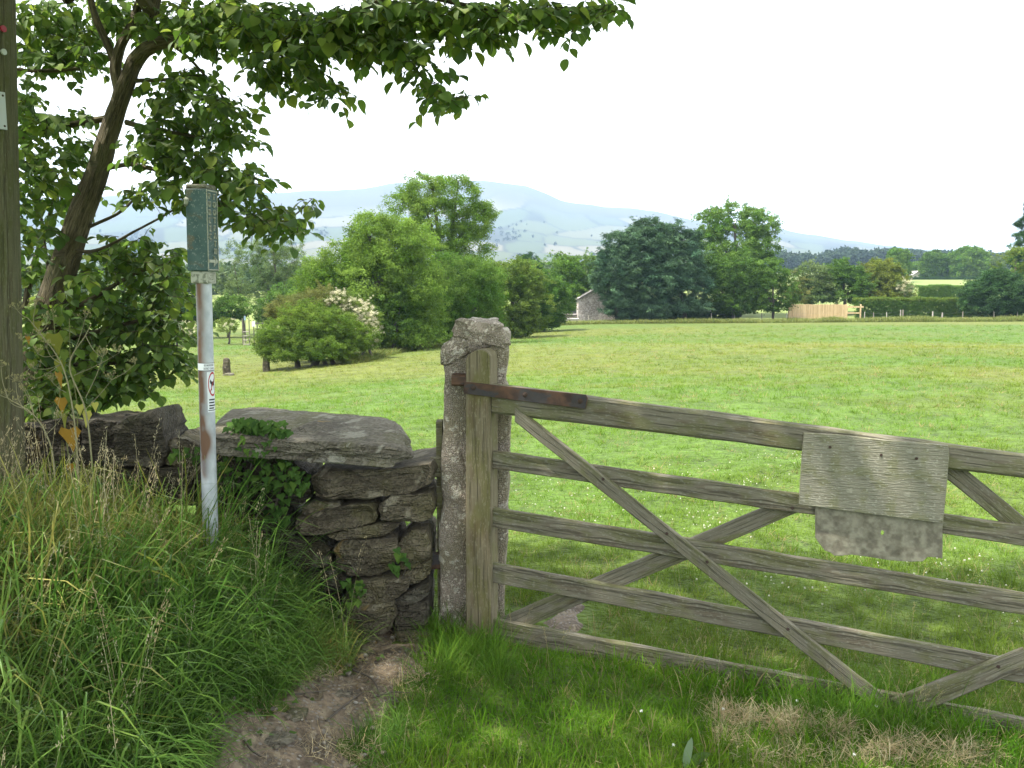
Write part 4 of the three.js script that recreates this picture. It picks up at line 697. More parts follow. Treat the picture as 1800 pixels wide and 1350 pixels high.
{
  const d = 106, t = thing('stone_barn', 'small rubble stone barn end showing between the hedgerow trees and dark conifers', 'barn', onGround(1045, d));
  part('wall', gable([[1016, 572], [1017, 524], [1048, 509], [1080, 524], [1081, 572]], d, 9, rubble), rubble, t);
  const e = P(1014, 526, d), r = P(1048, 506.5, d), f = P(1082, 526, d), bk = V(0, 0, -9.4), up = V(0, 0.12, 0);
  part('roof', board(r.clone().add(V(0, 0, 0.2)), r.clone().add(bk), e.clone().add(V(0, 0, 0.2)), e.clone().add(bk), V(0.05, -0.12, 0), { bev: 0.02, wear: 0, seg: 4 }), slate, t);
  part('roof', board(f.clone().add(V(0, 0, 0.2)), f.clone().add(bk), r.clone().add(V(0, 0, 0.2)), r.clone().add(bk), V(-0.05, -0.12, 0), { bev: 0.02, wear: 0, seg: 4 }), slate, t);
  const a = P(984, 545, d + 3), c = P(1016, 545, d + 3);
  part('lean_to', boxGeo(a.x, c.x, a.y - 2, a.y - 0.5, -d - 7, -d - 2.2, { bev: 0.02 }), rubble, t);
  part('lean_to_roof', board(V(a.x - 0.2, a.y, -d - 7), V(c.x, a.y + 0.2, -d - 7), V(a.x - 0.2, a.y - 0.65, -d - 1.9), V(c.x, a.y - 0.55, -d - 1.9), V(0, -0.1, 0), { bev: 0.02, wear: 0 }), slate, t);
}
{
  const t = thing('low_wall', 'low pale stone wall at the foot of the stone barn', 'wall', onGround(992, 104));
  const a = P(966, 562, 104), b = P(1017, 562, 104); part('wall', boxGeo(a.x, b.x, a.y - 1, a.y + 0.05, -104.4, -104, { bev: 0.03, seg: 12, wear: 0.02 }), plain(0.42, 0.38, 0.32), t);
  part('coping', boxGeo(a.x - 0.04, b.x + 0.04, a.y + 0.05, a.y + 0.14, -104.45, -103.95, { bev: 0.03, seg: 12, wear: 0.02, seed: 3 }), plain(0.50, 0.47, 0.42), t);
}
{
  const d = 110, a = P(1188, 541, d), b = P(1252, 541, d), g = onGround(1220, d), t = thing('shed', 'pale roofed low shed half hidden under the right hand conifer', 'shed', g);
  part('wall', boxGeo(a.x + 0.1, b.x - 0.1, g.y - 0.2, a.y - 0.5, -d - 3, -d, { bev: 0.02 }), plain(0.16, 0.14, 0.13), t);
  part('roof', board(V(a.x, a.y + 0.15, -d - 3.2), V(b.x, a.y + 0.15, -d - 3.2), V(a.x, a.y - 0.65, -d + 0.2), V(b.x, a.y - 0.65, -d + 0.2), V(0, -0.08, 0), { bev: 0.02, wear: 0.01 }), plain(0.42, 0.43, 0.44, { roughness: 0.6 }), t);
}
{
  const d = 106.5, x0 = P(1386, 548, d).x, x1 = P(1487, 548, d).x, t = thing('board_fence', 'new tan close board fence at the far side of the field', 'fence', onGround(1437, d)), gs = [], n = Math.round((x1 - x0) / 0.125);
  for (let i = 0; i < n; i++) { const x = x0 + i * 0.125, g = H(x, -d), px = 900 + FOCAL * x / d, tp = P(px, 535 + 1.2 * noise3(i * 0.9, 1, 1) * 0.4, d).y; gs.push(boxGeo(x + 0.003, x + 0.118, g - 0.1, tp + 0.02 * noise3(i * 3.3, 2, 2), -d - 0.022 - (i % 2) * 0.012, -d - (i % 2) * 0.012, { seg: 1, bev: 0.003, seed: i + 3 })); }
  part('pale', mergeGeometries(gs), fenceTan, t).userData.kind = 'stuff';
  for (let i = 0; i < 4; i++) { const x = lerp(x0, x1 - 0.1, i / 3), g = H(x, -d); part('post', boxGeo(x, x + 0.1, g - 0.3, g + 1.75, -d - 0.2, -d - 0.09, { seg: 1 }), postWood, t); }
  for (const k of [0.4, 1.4]) part('rail', boxGeo(x0, x1, H(x0, -d) + k, H(x0, -d) + k + 0.09, -d - 0.085, -d - 0.04, { seg: 1 }), fenceTan, t);
}
{
  const d = 107, t = thing('rail_fence', 'short two rail timber fence at the right end of the board fence', 'fence', onGround(1500, d)), xs = [1488, 1512].map((p) => P(p, 550, d).x);
  for (const x of xs) part('post', boxGeo(x, x + 0.13, H(x, -d) - 0.3, P(1500, 535, d).y, -d - 0.13, -d, { seg: 1 }), fenceTan, t);
  for (const [a, b, p0, p1] of [[538, 541, 1487, 1518], [549, 551.5, 1487, 1512]]) { const u = P(p0, a, d - 0.06), v = P(p1, b, d - 0.06); part('rail', boxGeo(u.x, v.x, v.y, u.y, -d + 0.02, -d + 0.06, { seg: 1 }), fenceTan, t); }
}
{
  const t = thing('wire_fence', 'thin post and wire fence along the far edge of the field', 'fence', onGround(1300, 105)), P0 = [];
  const list = [[985, 10, 0.06], [1009, 10, 0.06], [1035, 12], [1054, 12], [1089, 13], [1126, 13], [1167, 14], [1207, 14, 0.07], [1251, 13], [1292, 14], [1340, 13], [1384, 13], [1521, 13], [1537, 12], [1560, 12], [1584.5, 16, 0.075], [1588.5, 16, 0.085], [1641, 13, 0.08], [1658, 11, 0.09], [1694, 13], [1749, 14, 0.075], [1790, 12]];
  const mats = [plain(0.33, 0.30, 0.25), plain(0.22, 0.19, 0.15), plain(0.42, 0.38, 0.32)];
  list.forEach(([px, hpx, w = 0.055], i) => { const d = 104.6, p = onGround(px, d), h = hpx * d / FOCAL + 0.15; P0.push(p.clone().setY(p.y + h * 0.85)); part('post', limb([V(p.x, p.y - 0.3, p.z), V(p.x + 0.02, p.y + h * 0.5, p.z), V(p.x + 0.03 * noise3(i, 2, 2), p.y + h, p.z)], [w, w, w * 0.9], 7), mats[i % 3], t); });
  const wire = plain(0.25, 0.25, 0.25, { metalness: 0.4 });
  for (const k of [0, 0.35, 0.7]) part('wire', limb(P0.map((p) => p.clone().setY(p.y - k)), [0.004, 0.004], 3), wire, t);
}
{
  const d = 320, t = thing('house', 'small white gabled house in the far field on the right', 'house', onGround(1612, d)), w = plain(0.66, 0.60, 0.58), rf = plain(0.42, 0.38, 0.37);
  part('wall', gable([[1603, 493], [1603, 483.5], [1614, 476.5], [1625, 483.5], [1625, 493]], d, 12, w), w, t);
  const a = P(1602, 484.2, d), r = P(1614, 476, d), c = P(1626.5, 484.2, d), k = V(0, 0, -12.6), z = V(0, 0, 0.4);
  part('roof', board(r.clone().add(z), r.clone().add(k), a.clone().add(z), a.clone().add(k), V(0.1, -0.25, 0), { bev: 0.03, wear: 0, seg: 2 }), rf, t);
  part('roof', board(c.clone().add(z), c.clone().add(k), r.clone().add(z), r.clone().add(k), V(-0.1, -0.25, 0), { bev: 0.03, wear: 0, seg: 2 }), rf, t);
  const e0 = P(1592, 484, d + 2), e1 = P(1603, 484, d + 2); part('wing', boxGeo(e0.x, e1.x, e0.y - 2.5, e0.y - 0.2, -d - 10, -d - 2, { seg: 1 }), plain(0.60, 0.52, 0.48), t);
  part('wing_roof', board(V(e0.x - 0.2, e0.y + 0.9, -d - 6), V(e1.x + 0.1, e0.y + 0.9, -d - 6), V(e0.x - 0.2, e0.y - 0.3, -d - 1.7), V(e1.x + 0.1, e0.y - 0.3, -d - 1.7), V(0, -0.2, 0), { wear: 0, seg: 2 }), rf, t);
  for (const [px, py] of [[1609, 488], [1618, 488]]) { const p = P(px, py, d - 0.05); part('window', boxGeo(p.x - 0.4, p.x + 0.4, p.y - 0.5, p.y + 0.5, -d - 0.1, -d + 0.04, { seg: 1 }), plain(0.08, 0.09, 0.10, { roughness: 0.2 }), t); }
}
{
  const d = 190, t = thing('house', 'tan roofed stone house seen through the slim pale tree', 'house', onGround(456, d)), w = plain(0.40, 0.34, 0.27), rf = plain(0.42, 0.32, 0.20);
  const a = P(441, 503, d), b = P(470, 503, d); part('wall', boxGeo(a.x, b.x, a.y - 3.2, a.y, -d - 7, -d, { seg: 1 }), w, t);
  part('roof', board(V(a.x - 0.3, a.y + 1.6, -d - 3.5), V(b.x + 0.3, a.y + 1.6, -d - 3.5), V(a.x - 0.3, a.y - 0.1, -d + 0.3), V(b.x + 0.3, a.y - 0.1, -d + 0.3), V(0, -0.15, 0.05), { seg: 2, wear: 0 }), rf, t);
  part('roof', board(V(a.x - 0.3, a.y + 1.61, -d - 3.5), V(b.x + 0.3, a.y + 1.61, -d - 3.5), V(a.x - 0.3, a.y - 0.1, -d - 7.3), V(b.x + 0.3, a.y - 0.1, -d - 7.3), V(0, -0.15, -0.05), { seg: 2, wear: 0 }), rf, t);
  part('fascia', boxGeo(a.x - 0.3, b.x + 0.3, a.y - 0.42, a.y - 0.24, -d + 0.3, -d + 0.36, { seg: 1 }), plain(0.7, 0.68, 0.62), t);
  for (const px of [448, 462]) { const p = P(px, 512, d); part('window', boxGeo(p.x - 0.5, p.x + 0.5, p.y - 0.5, p.y + 0.5, -d - 0.1, -d + 0.05, { seg: 1 }), plain(0.06, 0.06, 0.07, { roughness: 0.2 }), t); }
}
{ // step stile over the fence at the bottom of the field
  const d = 74, b = onGround(434, d), t = thing('step_stile', 'wooden step stile with two tall hand posts at the bottom of the field', 'stile', b), m = plain(0.17, 0.145, 0.115);
  const X = (px) => P(px, 590, d).x, Y = (py) => P(434, py, d).y;
  for (const px of [423, 435]) part('hand_post', boxGeo(X(px) - 0.035, X(px) + 0.035, b.y - 0.3, Y(560), -d - 0.6, -d - 0.53, { seg: 1 }), m, t);
  for (const s of [0, 1]) { const x = X(425 + s * 9.5); part('side_board', board(V(x, Y(583), -d - 0.5), V(x + 0.33, b.y + 0.06, -d + 0.55), V(x, Y(583) - 0.16, -d - 0.5), V(x + 0.30, b.y - 0.1, -d + 0.55), V(0.05, 0, 0), { seg: 2, wear: 0 }), m, t); }
  for (let i = 0; i < 4; i++) { const f = i / 3; part('step', boxGeo(X(425) + 0.33 * f, X(435) + 0.33 * f, lerp(Y(584), b.y + 0.1, f), lerp(Y(584), b.y + 0.1, f) + 0.05, -d - 0.5 + f * 1.0, -d - 0.24 + f * 1.0, { seg: 1 }), plain(0.30, 0.27, 0.23), t); }
}
{
  const sg = (label, px, py0, py1, hw, d, col) => { const g = onGround(px, d), t = thing('sign', label, 'sign', g), x = g.x, y0 = P(px, py1, d).y, y1 = P(px, py0, d).y; part('post', boxGeo(x - 0.035, x + 0.035, g.y - 0.2, y1 + 0.1, -d - 0.05, -d, { seg: 1 }), plain(0.12, 0.1, 0.09), t); part('panel', boxGeo(x - hw, x + hw, y0, y1, -d + 0.003, -d + 0.023, { seg: 1 }), plain(...col), t); };
  sg('small white notice on a dark post right of the step stile', 444, 565, 574, 0.14, 73, [0.72, 0.73, 0.75]);
  sg('small pale blue waymark on a post behind the step stile', 429, 556, 563, 0.08, 78, [0.30, 0.42, 0.52]);
}
{
  const d = 74, t = thing('rail_fence', 'short dark rail fence right of the stile notice', 'fence', onGround(460, d)), m = plain(0.10, 0.09, 0.075);
  for (const px of [450, 460, 470]) { const g = onGround(px, d); part('post', boxGeo(g.x - 0.04, g.x + 0.04, g.y - 0.2, P(px, 566, d).y, -d - 0.08, -d, { seg: 1 }), m, t); }
  const a = P(448, 568, d), b = P(473, 568, d); for (const k of [0, 0.45]) part('rail', boxGeo(a.x, b.x, a.y - k - 0.09, a.y - k, -d + 0.003, -d + 0.04, { seg: 1 }), m, t);
}
{ // two old stone gateposts standing in the field
  const post = (label, px0, px1, py0, py1, d, seed) => { const t = thing('stone_post', label, 'stone post', onGround((px0 + px1) / 2, d)); part('shaft', stoneFrom(poly([[px0 + 1, py1 + 2], [px0, py1 - 8], [px0 + 0.7, py0 + 3], [px0 + 3, py0], [px1 - 3, py0 + 0.5], [px1 - 1, py0 + 4], [px1, py1 - 8], [px1 + 1, py1 + 2]], d), 0.35, { seed, N: 26, rough: 0.02, bevel: 0.03, strata: 0, freq: 4 }), stone, t); return t; };
  const a = post('left of two old stone posts standing in the field, with a slab at its foot', 391, 402, 629, 660, 40, 71), pt = stoneFrom(poly([[389, 662], [396, 656], [408, 657], [409, 662]], 39.6), 0.3, { seed: 73, N: 16, rough: 0.015, freq: 4 });
  part('foot_slab', pt, stoneCap, a);
  post('right of two old stone posts standing in the field, before the hawthorn', 461.5, 471.5, 624, 653, 41, 72);
  const R = rng(74); for (let i = 0; i < 5; i++) { const px = 322 + i * 5.5, d = 38 + R(), g = G(px, 664, 20, 60), m = stoneFrom([...Array(7)].map((_, k) => V(Math.cos(k * 0.9) * R.r(0.12, 0.2), Math.sin(k * 0.9) * R.r(0.09, 0.15), 0)), 0.25, { seed: 80 + i, N: 14, rough: 0.02, freq: 5 }); m.translate(g.x, g.y + 0.08, g.z); tag(top('field_stone', m, stoneCap), ['leftmost pale stone of the short row in the field beyond the leaves', 'second pale stone from the left in the field row', 'middle pale stone of the field row', 'fourth pale stone of the field row', 'rightmost pale stone of the field row by the signpost tube'][i], 'stone', 'row of pale stones in the field'); }
}

// ------------------------------------------------------------------ the tree over the wall
function leafGeo(rows, o = {}) {                   // length 1 along +z, up +y
  const { fold = 0.16, droop = 0.22, wide = 0.80, stalk = 0.12 } = o, pos = [], idx = [];
  rows.forEach(([t, w], i) => { const y = -droop * t * t; pos.push(-w * wide * 0.5, y + fold * w, t + stalk, 0, y, t + stalk + 0.0, w * wide * 0.5, y + fold * w, t + stalk); if (i) { const a = (i - 1) * 3; idx.push(a, a + 3, a + 1, a + 1, a + 3, a + 4, a + 1, a + 4, a + 2, a + 2, a + 4, a + 5); } });
  const k = pos.length / 3; pos.push(-0.012, 0.01, 0, 0.012, 0.01, 0, 0.012, 0, stalk, -0.012, 0, stalk); idx.push(k, k + 1, k + 2, k, k + 2, k + 3);
  return geoOf(pos, idx);
}
const elmLeaves = [
  leafGeo([[0, 0.1], [0.08, 0.55], [0.25, 0.86], [0.45, 1.0], [0.6, 0.97], [0.72, 0.80], [0.86, 0.42], [0.93, 0.16], [1, 0.01]]),
  leafGeo([[0, 0.12], [0.06, 0.62], [0.2, 0.92], [0.42, 1.02], [0.62, 0.9], [0.78, 0.6], [0.9, 0.26], [1.02, 0.01]], { wide: 0.92, fold: 0.1, droop: 0.35 }),
  leafGeo([[0, 0.08], [0.12, 0.5], [0.3, 0.8], [0.5, 0.96], [0.7, 0.78], [0.84, 0.42], [1, 0.01]], { wide: 0.7, fold: 0.24, droop: 0.12 }),
];
const project = (p) => { const ry = p.y - EYE, dep = -SP * ry - CP * p.z, cx = p.x / dep, cy = (CP * ry - SP * p.z) / dep; return [900 + FOCAL * cx, 675 - FOCAL * cy, dep]; };
{
  const R = rng(4242), t = thing('elm_tree', 'leaning tree at the left whose leafy boughs hang across the top of the photograph', 'tree', V(-2.8, H(-2.8, -5.1), -5.1));
  const line = (name, l, d, sides = 9, rough = 0.1) => { const pts = l.map(([x, y, , dz = 0]) => P(x, y, d + dz)); return part(name, limb(pts, l.map(([, , w, dz = 0]) => w * (d + dz) / FOCAL), sides, rough, R() * 9), bark, t); };
  line('trunk', [[30, 860, 42], [46, 740, 38], [62, 640, 30], [85, 560, 27], [108, 480, 24], [134, 400, 21.5], [172, 300, 18], [190, 240, 16.5], [210, 180, 15], [224, 140, 14], [240, 105, 12.5], [268, 80, 11.5, -0.1], [330, 68, 9, -0.2], [385, 64, 7, -0.3], [430, 74, 5, -0.4], [470, 83, 3.5, -0.5], [520, 96, 2, -0.6]], 5.0, 14, 0.14);
  const B = [
    [[212, 165, 11], [203, 120, 10], [210, 85, 8.5], [228, 50, 8], [246, 0, 7], [262, -80, 6]], [[205, 118, 7], [190, 80, 7], [168, 30, 6], [150, -40, 5]], [[254, 92, 8], [264, 50, 7.5], [280, -20, 7], [300, -120, 6]],
    [[190, 208, 6], [150, 214, 5.5], [100, 225, 5, 0.1], [30, 243, 4, 0.2]], [[140, 120, 3], [95, 124, 3.5], [50, 124, 3], [10, 118, 2.5]], [[222, 215, 5], [270, 228, 4.5, -0.1], [322, 236, 3, -0.2], [380, 250, 1.5, -0.2]],
    [[186, 296, 4], [225, 289, 4], [250, 293, 4, -0.1], [300, 303, 3, -0.2], [345, 306, 2.5, -0.2], [400, 300, 1.2, -0.3]], [[330, 300, 3, -0.25], [360, 340, 3, -0.3], [405, 379, 2.8, -0.35], [440, 392, 2.5, -0.4], [480, 395, 2, -0.4], [518, 378, 1.4, -0.4], [548, 350, 0.8, -0.4]],
    [[238, 142, 4], [290, 140, 3], [340, 134, 2, -0.2], [380, 140, 1, -0.2]], [[40, 560, 6, 0.4], [58, 470, 5.5, 0.4], [84, 392, 4, 0.4], [100, 320, 2.5, 0.3]], [[95, 530, 4, 0.3], [78, 430, 3, 0.4], [70, 360, 2, 0.4]], [[130, 410, 3.5], [165, 395, 3], [215, 370, 2.5, -0.1], [250, 335, 1.5, -0.1]],
    [[120, 440, 4], [170, 440, 3, -0.1], [240, 405, 2.2, -0.1], [300, 372, 1.8, -0.1], [330, 350, 1, -0.1]], [[470, 82, 4, -0.5], [520, 60, 4.5, -0.6], [600, 30, 5, -0.7], [700, -10, 5, -0.8], [800, -40, 4.5, -0.9]], [[690, -30, 5, -0.9], [760, -5, 4.5, -0.9], [835, 12, 3.5, -0.9], [930, 25, 2, -0.9], [1060, 15, 1, -0.9]],
    [[640, 20, 3, -0.75], [680, 70, 2.2, -0.8], [715, 105, 1.8, -0.8], [750, 145, 1.4, -0.85], [800, 175, 1, -0.85], [826, 172, 0.7, -0.85]], [[480, 85, 2.5, -0.55], [520, 120, 1.8, -0.6], [560, 150, 1.2, -0.65], [585, 168, 0.8, -0.65]], [[100, 560, 5, 0.1], [170, 520, 4], [240, 480, 3], [300, 460, 2]], [[110, 600, 5, 0.1], [180, 580, 4], [260, 560, 3], [320, 550, 1.5]], [[100, 640, 4, 0.1], [180, 640, 3.5], [260, 630, 2], [310, 620, 1]],
    [[420, 72, 3, -0.4], [450, 110, 2, -0.4], [470, 140, 1.2, -0.4]], [[300, 75, 3.5, -0.1], [340, 110, 2.5, -0.2], [400, 180, 1.5, -0.2], [440, 230, 1, -0.2]],
  ];
  B.forEach((l) => line('branch', l, 5.0, 7, 0.1));
  for (const l of [[[-1.9, 3.2, -5], [-1.5, 3.9, -4.6], [-0.8, 4.6, -4.2], [0.1, 5.0, -3.8]], [[-2.0, 3.1, -5], [-2.3, 3.8, -4.4], [-2.6, 4.8, -3.6], [-2.6, 5.3, -2.6]], [[-0.7, 3.2, -4.1], [0.0, 3.6, -3.7], [0.7, 3.9, -3.3], [1.3, 4.0, -2.9]], [[-1.6, 3.8, -4.7], [-1.3, 4.4, -3.8], [-0.8, 4.8, -2.8]], [[-2.0, 3.1, -5], [-2.2, 4.1, -5.4], [-2.0, 5.2, -5.8]], [[-2.5, 3.2, -5.1], [-3.2, 4.2, -5.0], [-3.9, 4.9, -4.8]], [[0.0, 3.3, -4.1], [0.8, 3.6, -4.2], [1.6, 3.8, -4.2], [2.3, 3.9, -4.0]]]) part('branch', limb(l.map((p) => V(...p)), [0.04, 0.03, 0.012], 7, 0.1, R()), bark, t);

  const cols = [[0.078, 0.150, 0.020], [0.108, 0.192, 0.026], [0.145, 0.240, 0.032], [0.080, 0.140, 0.040], [0.215, 0.280, 0.038]];
  const leaves = [], twigs = [];
  const twig = (p, dir, n, L, size) => {            // a shoot with leaves to both sides
    const end = p.clone().addScaledVector(dir, L).add(V(0, -0.25 * L, 0)), mid = p.clone().lerp(end, 0.5).add(V(0, 0.08 * L, 0)); twigs.push(limb([p, mid, end], [0.0026, 0.0012], 3));
    for (let i = 0; i < n; i++) {
      const f = (i + 0.6) / n, q = f < 0.5 ? p.clone().lerp(mid, f * 2) : mid.clone().lerp(end, f * 2 - 1), s = i % 2 ? 1 : -1, yaw = Math.atan2(dir.x, dir.z) + (i === n - 1 ? 0 : s * R.r(0.6, 1.3));
      leaves.push({ p: q, q: Q(R.r(0.0, 0.9) + (R() < 0.25 ? 0.5 : 0), yaw + R.s(0.3), R.s(0.6)), s: size * R.r(0.65, 1.2), k: R() });
    }
  };
  const blobs = [
    [60, 40, 60, 45, 5.3, 26], [140, 25, 70, 36, 5.4, 24], [105, 95, 75, 34, 5.2, 20], [42, 170, 26, 36, 5.0, 9], [150, 80, 50, 36, 5.5, 14], [75, 105, 60, 24, 5.3, 12], [60, 218, 40, 22, 5, 10], [115, 205, 40, 14, 5.2, 7],
    [70, 300, 55, 34, 5, 22], [130, 262, 40, 26, 5.3, 10], [60, 370, 45, 45, 5.1, 22], [130, 335, 36, 36, 5.4, 10], [60, 450, 45, 50, 5.2, 18], [45, 250, 30, 22, 5.1, 6],
    [295, 160, 45, 28, 4.9, 16], [345, 135, 45, 22, 4.9, 12], [385, 190, 40, 30, 4.8, 16], [300, 220, 55, 28, 4.9, 18], [395, 235, 40, 22, 4.8, 12], [275, 268, 45, 24, 4.9, 14], [350, 285, 55, 28, 4.8, 22], [400, 300, 45, 22, 4.7, 14], [435, 322, 32, 20, 4.6, 9], [425, 212, 18, 20, 4.75, 3],
    [340, 350, 40, 16, 4.8, 7], [425, 365, 45, 22, 4.6, 14], [470, 385, 40, 18, 4.55, 10], [500, 395, 24, 20, 4.55, 8], [545, 355, 12, 9, 4.58, 2], [250, 342, 34, 16, 5, 6], [290, 330, 30, 16, 4.9, 4], [390, 345, 30, 16, 4.7, 6],
    [240, 450, 60, 42, 5.2, 24], [175, 485, 55, 45, 5.3, 20], [285, 475, 48, 46, 5.1, 22], [300, 540, 40, 42, 5.0, 20], [230, 540, 65, 46, 5.2, 34], [150, 560, 60, 46, 5.4, 28], [282, 600, 52, 40, 5.0, 28], [200, 620, 66, 46, 5.2, 38], [120, 640, 60, 46, 5.4, 32], [300, 640, 30, 26, 5.0, 13], [185, 680, 52, 28, 5.2, 20], [90, 560, 36, 56, 5.6, 18], [120, 700, 50, 30, 5.3, 16], [240, 660, 40, 24, 5.1, 14], [50, 640, 40, 60, 5.7, 20], [120, 540, 40, 40, 4.75, 12], [80, 620, 40, 44, 4.7, 18], [150, 640, 44, 40, 4.8, 18], [110, 690, 46, 34, 4.75, 16], [60, 700, 30, 40, 4.75, 12], [150, 470, 22, 26, 4.75, 5], [60, 560, 26, 40, 4.8, 9],
    [300, 36, 75, 36, 5, 36], [220, 24, 50, 30, 5.2, 18], [400, 26, 75, 34, 4.7, 38], [380, 66, 60, 20, 4.7, 14], [480, 44, 65, 40, 4.5, 34], [500, 95, 45, 26, 4.4, 16], [470, 128, 34, 20, 4.4, 9], [540, 132, 28, 22, 4.4, 9], [575, 160, 18, 18, 4.35, 4], [570, 52, 66, 36, 4.3, 34], [650, 36, 75, 36, 4.25, 38], [640, 80, 34, 20, 4.2, 11], [720, 26, 66, 26, 4.2, 30], [700, 78, 30, 20, 4.2, 9], [735, 112, 20, 15, 4.15, 6], [762, 150, 18, 14, 4.15, 6], [806, 174, 20, 9, 4.15, 5], [785, 80, 15, 11, 4.15, 3], [820, 24, 66, 24, 4.15, 26], [850, 60, 24, 11, 4.15, 6], [910, 20, 66, 18, 4.1, 22], [985, 20, 45, 16, 4.1, 13], [1050, 14, 34, 12, 4.1, 9], [990, 48, 20, 9, 4.1, 3],
  ];
  for (const [px, py, rx, ry, d, n] of blobs) for (let i = 0; i < n * 2.3; i++) {
    const a = R() * 6.283, k = Math.sqrt(R()), dd = d + R.s(0.28), p = P(px + Math.cos(a) * k * rx, py + Math.sin(a) * k * ry, dd), dir = V(R.s(), R.s(0.35) - 0.05, R.s()).normalize();
    twig(p, dir, 3 + Math.floor(R() * 3), R.r(0.06, 0.16), R() < 0.25 ? 0.068 : 0.054);
  }
  // the crown above the frame, which throws the shade over gate and bank
  for (let i = 0; i < 5800; i++) {
    const p = V(R.r(-6.0, 2.6), R.r(2.0, 5.6), R.r(-6.8, -0.6)), lim = 1.95 + 0.325 * -p.z, e = ((p.x + 1.7) / 4.4) ** 2 + ((p.z + 3.7) / 3.1) ** 2 + ((p.y - 3.7) / 2.1) ** 2;
    if (p.y < lim || e > 1 || fbm3(p.x * 0.8, p.y * 0.8, p.z * 0.8, 2) < -0.42 || (p.x < -2.9 && p.y < 2.6) || (p.x > -1.6 && p.z < -5.3)) { continue; }
    twig(p, V(R.s(), R.s(0.3), R.s()).normalize(), 5, 0.28, 0.125);
  }
  part('twigs', mergeGeometries(twigs), bark, t).userData.kind = 'stuff';
  const b = base.get(t), mats = cols.map((c) => leafMat(...c, 0.58, 1, 0.5));
  for (const l of leaves) { const [x, y, z] = project(l.p); l.big = x > 10 && x < 1790 && y > 5 ? l.s / z : 0; }
  leaves.sort((a, c) => c.big - a.big);
  leaves.forEach((l) => l.p.sub(b));
  for (const l of leaves.slice(0, 300)) { const m = new THREE.Mesh(elmLeaves[Math.floor(l.k * 2.99)], mats[Math.floor(l.k * 37) % 5]); m.name = 'leaf'; m.position.copy(l.p); m.quaternion.copy(l.q); m.scale.setScalar(l.s); t.add(m); }
  const white = leafMat(1, 1, 1, 0.58, 1, 0.5), rest = leaves.slice(300);
  for (let v = 0; v < 3; v++) instances('foliage', elmLeaves[v], white, rest.filter((l) => Math.floor(l.k * 2.99) === v).map((l) => { const c = mix3(cols[Math.floor(l.k * 37) % 5], cols[Math.floor(l.k * 91) % 5], l.k), w = 0.85 + 0.3 * ((l.k * 17) % 1); return [M4(l.p, l.q, l.s), rgb(c[0] * w, c[1] * w, c[2] * w)]; }), t);
}

// ------------------------------------------------------------------ ivy, climbers, dry stalks, dead wood
const ivyLeaf = (() => { const s = [[0, 0], [0.34, -0.12], [0.52, 0.12], [0.36, 0.34], [0.22, 0.55], [0, 1], [-0.22, 0.55], [-0.36, 0.34], [-0.52, 0.12], [-0.34, -0.12]], pos = [0, 0.06, 0.3], idx = []; s.forEach(([x, z]) => pos.push(x, -0.1 * Math.abs(x), z)); for (let i = 0; i < s.length; i++) idx.push(0, 1 + (i + 1) % s.length, 1 + i); return geoOf(pos, idx); })();
{
  const R = rng(808), t = thing('ivy', 'dark ivy trailing over the wall beside the capstone', 'ivy', P(450, 830, 4.1)), b = base.get(t), L = [];
  const zones = [[450, 772, 46, 34, 3.93, 190], [430, 752, 34, 18, 3.96, 120], [480, 752, 34, 14, 3.97, 60], [420, 830, 40, 50, 4.1, 110], [490, 830, 40, 40, 4.02, 90], [525, 845, 20, 26, 3.98, 40], [470, 890, 44, 40, 4.06, 60], [702, 985, 16, 26, 3.98, 18], [622, 1030, 28, 14, 3.96, 26], [400, 780, 22, 22, 4.12, 26], [330, 800, 30, 18, 4.15, 26], [610, 1055, 20, 12, 3.97, 12]];
  for (const [px, py, rx, ry, d, n] of zones) for (let i = 0; i < n; i++) { const a = R() * 6.283, k = Math.sqrt(R()), p = P(px + Math.cos(a) * k * rx, py + Math.sin(a) * k * ry, d + R.r(-0.10, 0.04)); L.push({ p: p.sub(b), q: Q(R.r(0.5, 1.5), R.s(1.0), R.s(0.9)), s: R.r(0.022, 0.045) }); }
  const mats = [[0.034, 0.078, 0.016], [0.055, 0.112, 0.022], [0.085, 0.150, 0.026]].map((c) => leafMat(...c, 0.2));
  L.sort((a, c) => c.s - a.s); L.slice(0, 300).forEach((l, i) => { const m = new THREE.Mesh(ivyLeaf, mats[i % 3]); m.name = 'leaf'; m.position.copy(l.p); m.quaternion.copy(l.q); m.scale.setScalar(l.s); t.add(m); });
  instances('foliage', ivyLeaf, mats[1], L.slice(300).map((l) => [M4(l.p, l.q, l.s)]), t);
  for (const l of [[[425, 900], [440, 830], [450, 780], [470, 745]], [[480, 900], [500, 850], [530, 835]], [[600, 1060], [640, 1030], [690, 1040], [720, 985]], [[440, 920], [480, 880], [520, 870]]]) part('stem', limb(poly(l, 4.05), [0.006, 0.003], 5), barkFar, t);
}
{
  const t = thing('dead_branch', 'forked dead branch lying on the wall right of the signpost tube', 'branch', P(395, 775, 4.0));
  part('limb', limb(poly([[340, 838], [366, 806], [392, 772], [424, 748]], 4.0), [0.011, 0.012, 0.009, 0.006], 8, 0.2), bark, t); part('limb', limb(poly([[392, 772], [418, 768], [438, 780], [446, 798]], 3.99), [0.008, 0.006, 0.004], 7, 0.2), bark, t); part('limb', limb(poly([[390, 774], [402, 800], [418, 830]], 3.99), [0.006, 0.003], 6), bark, t);
}
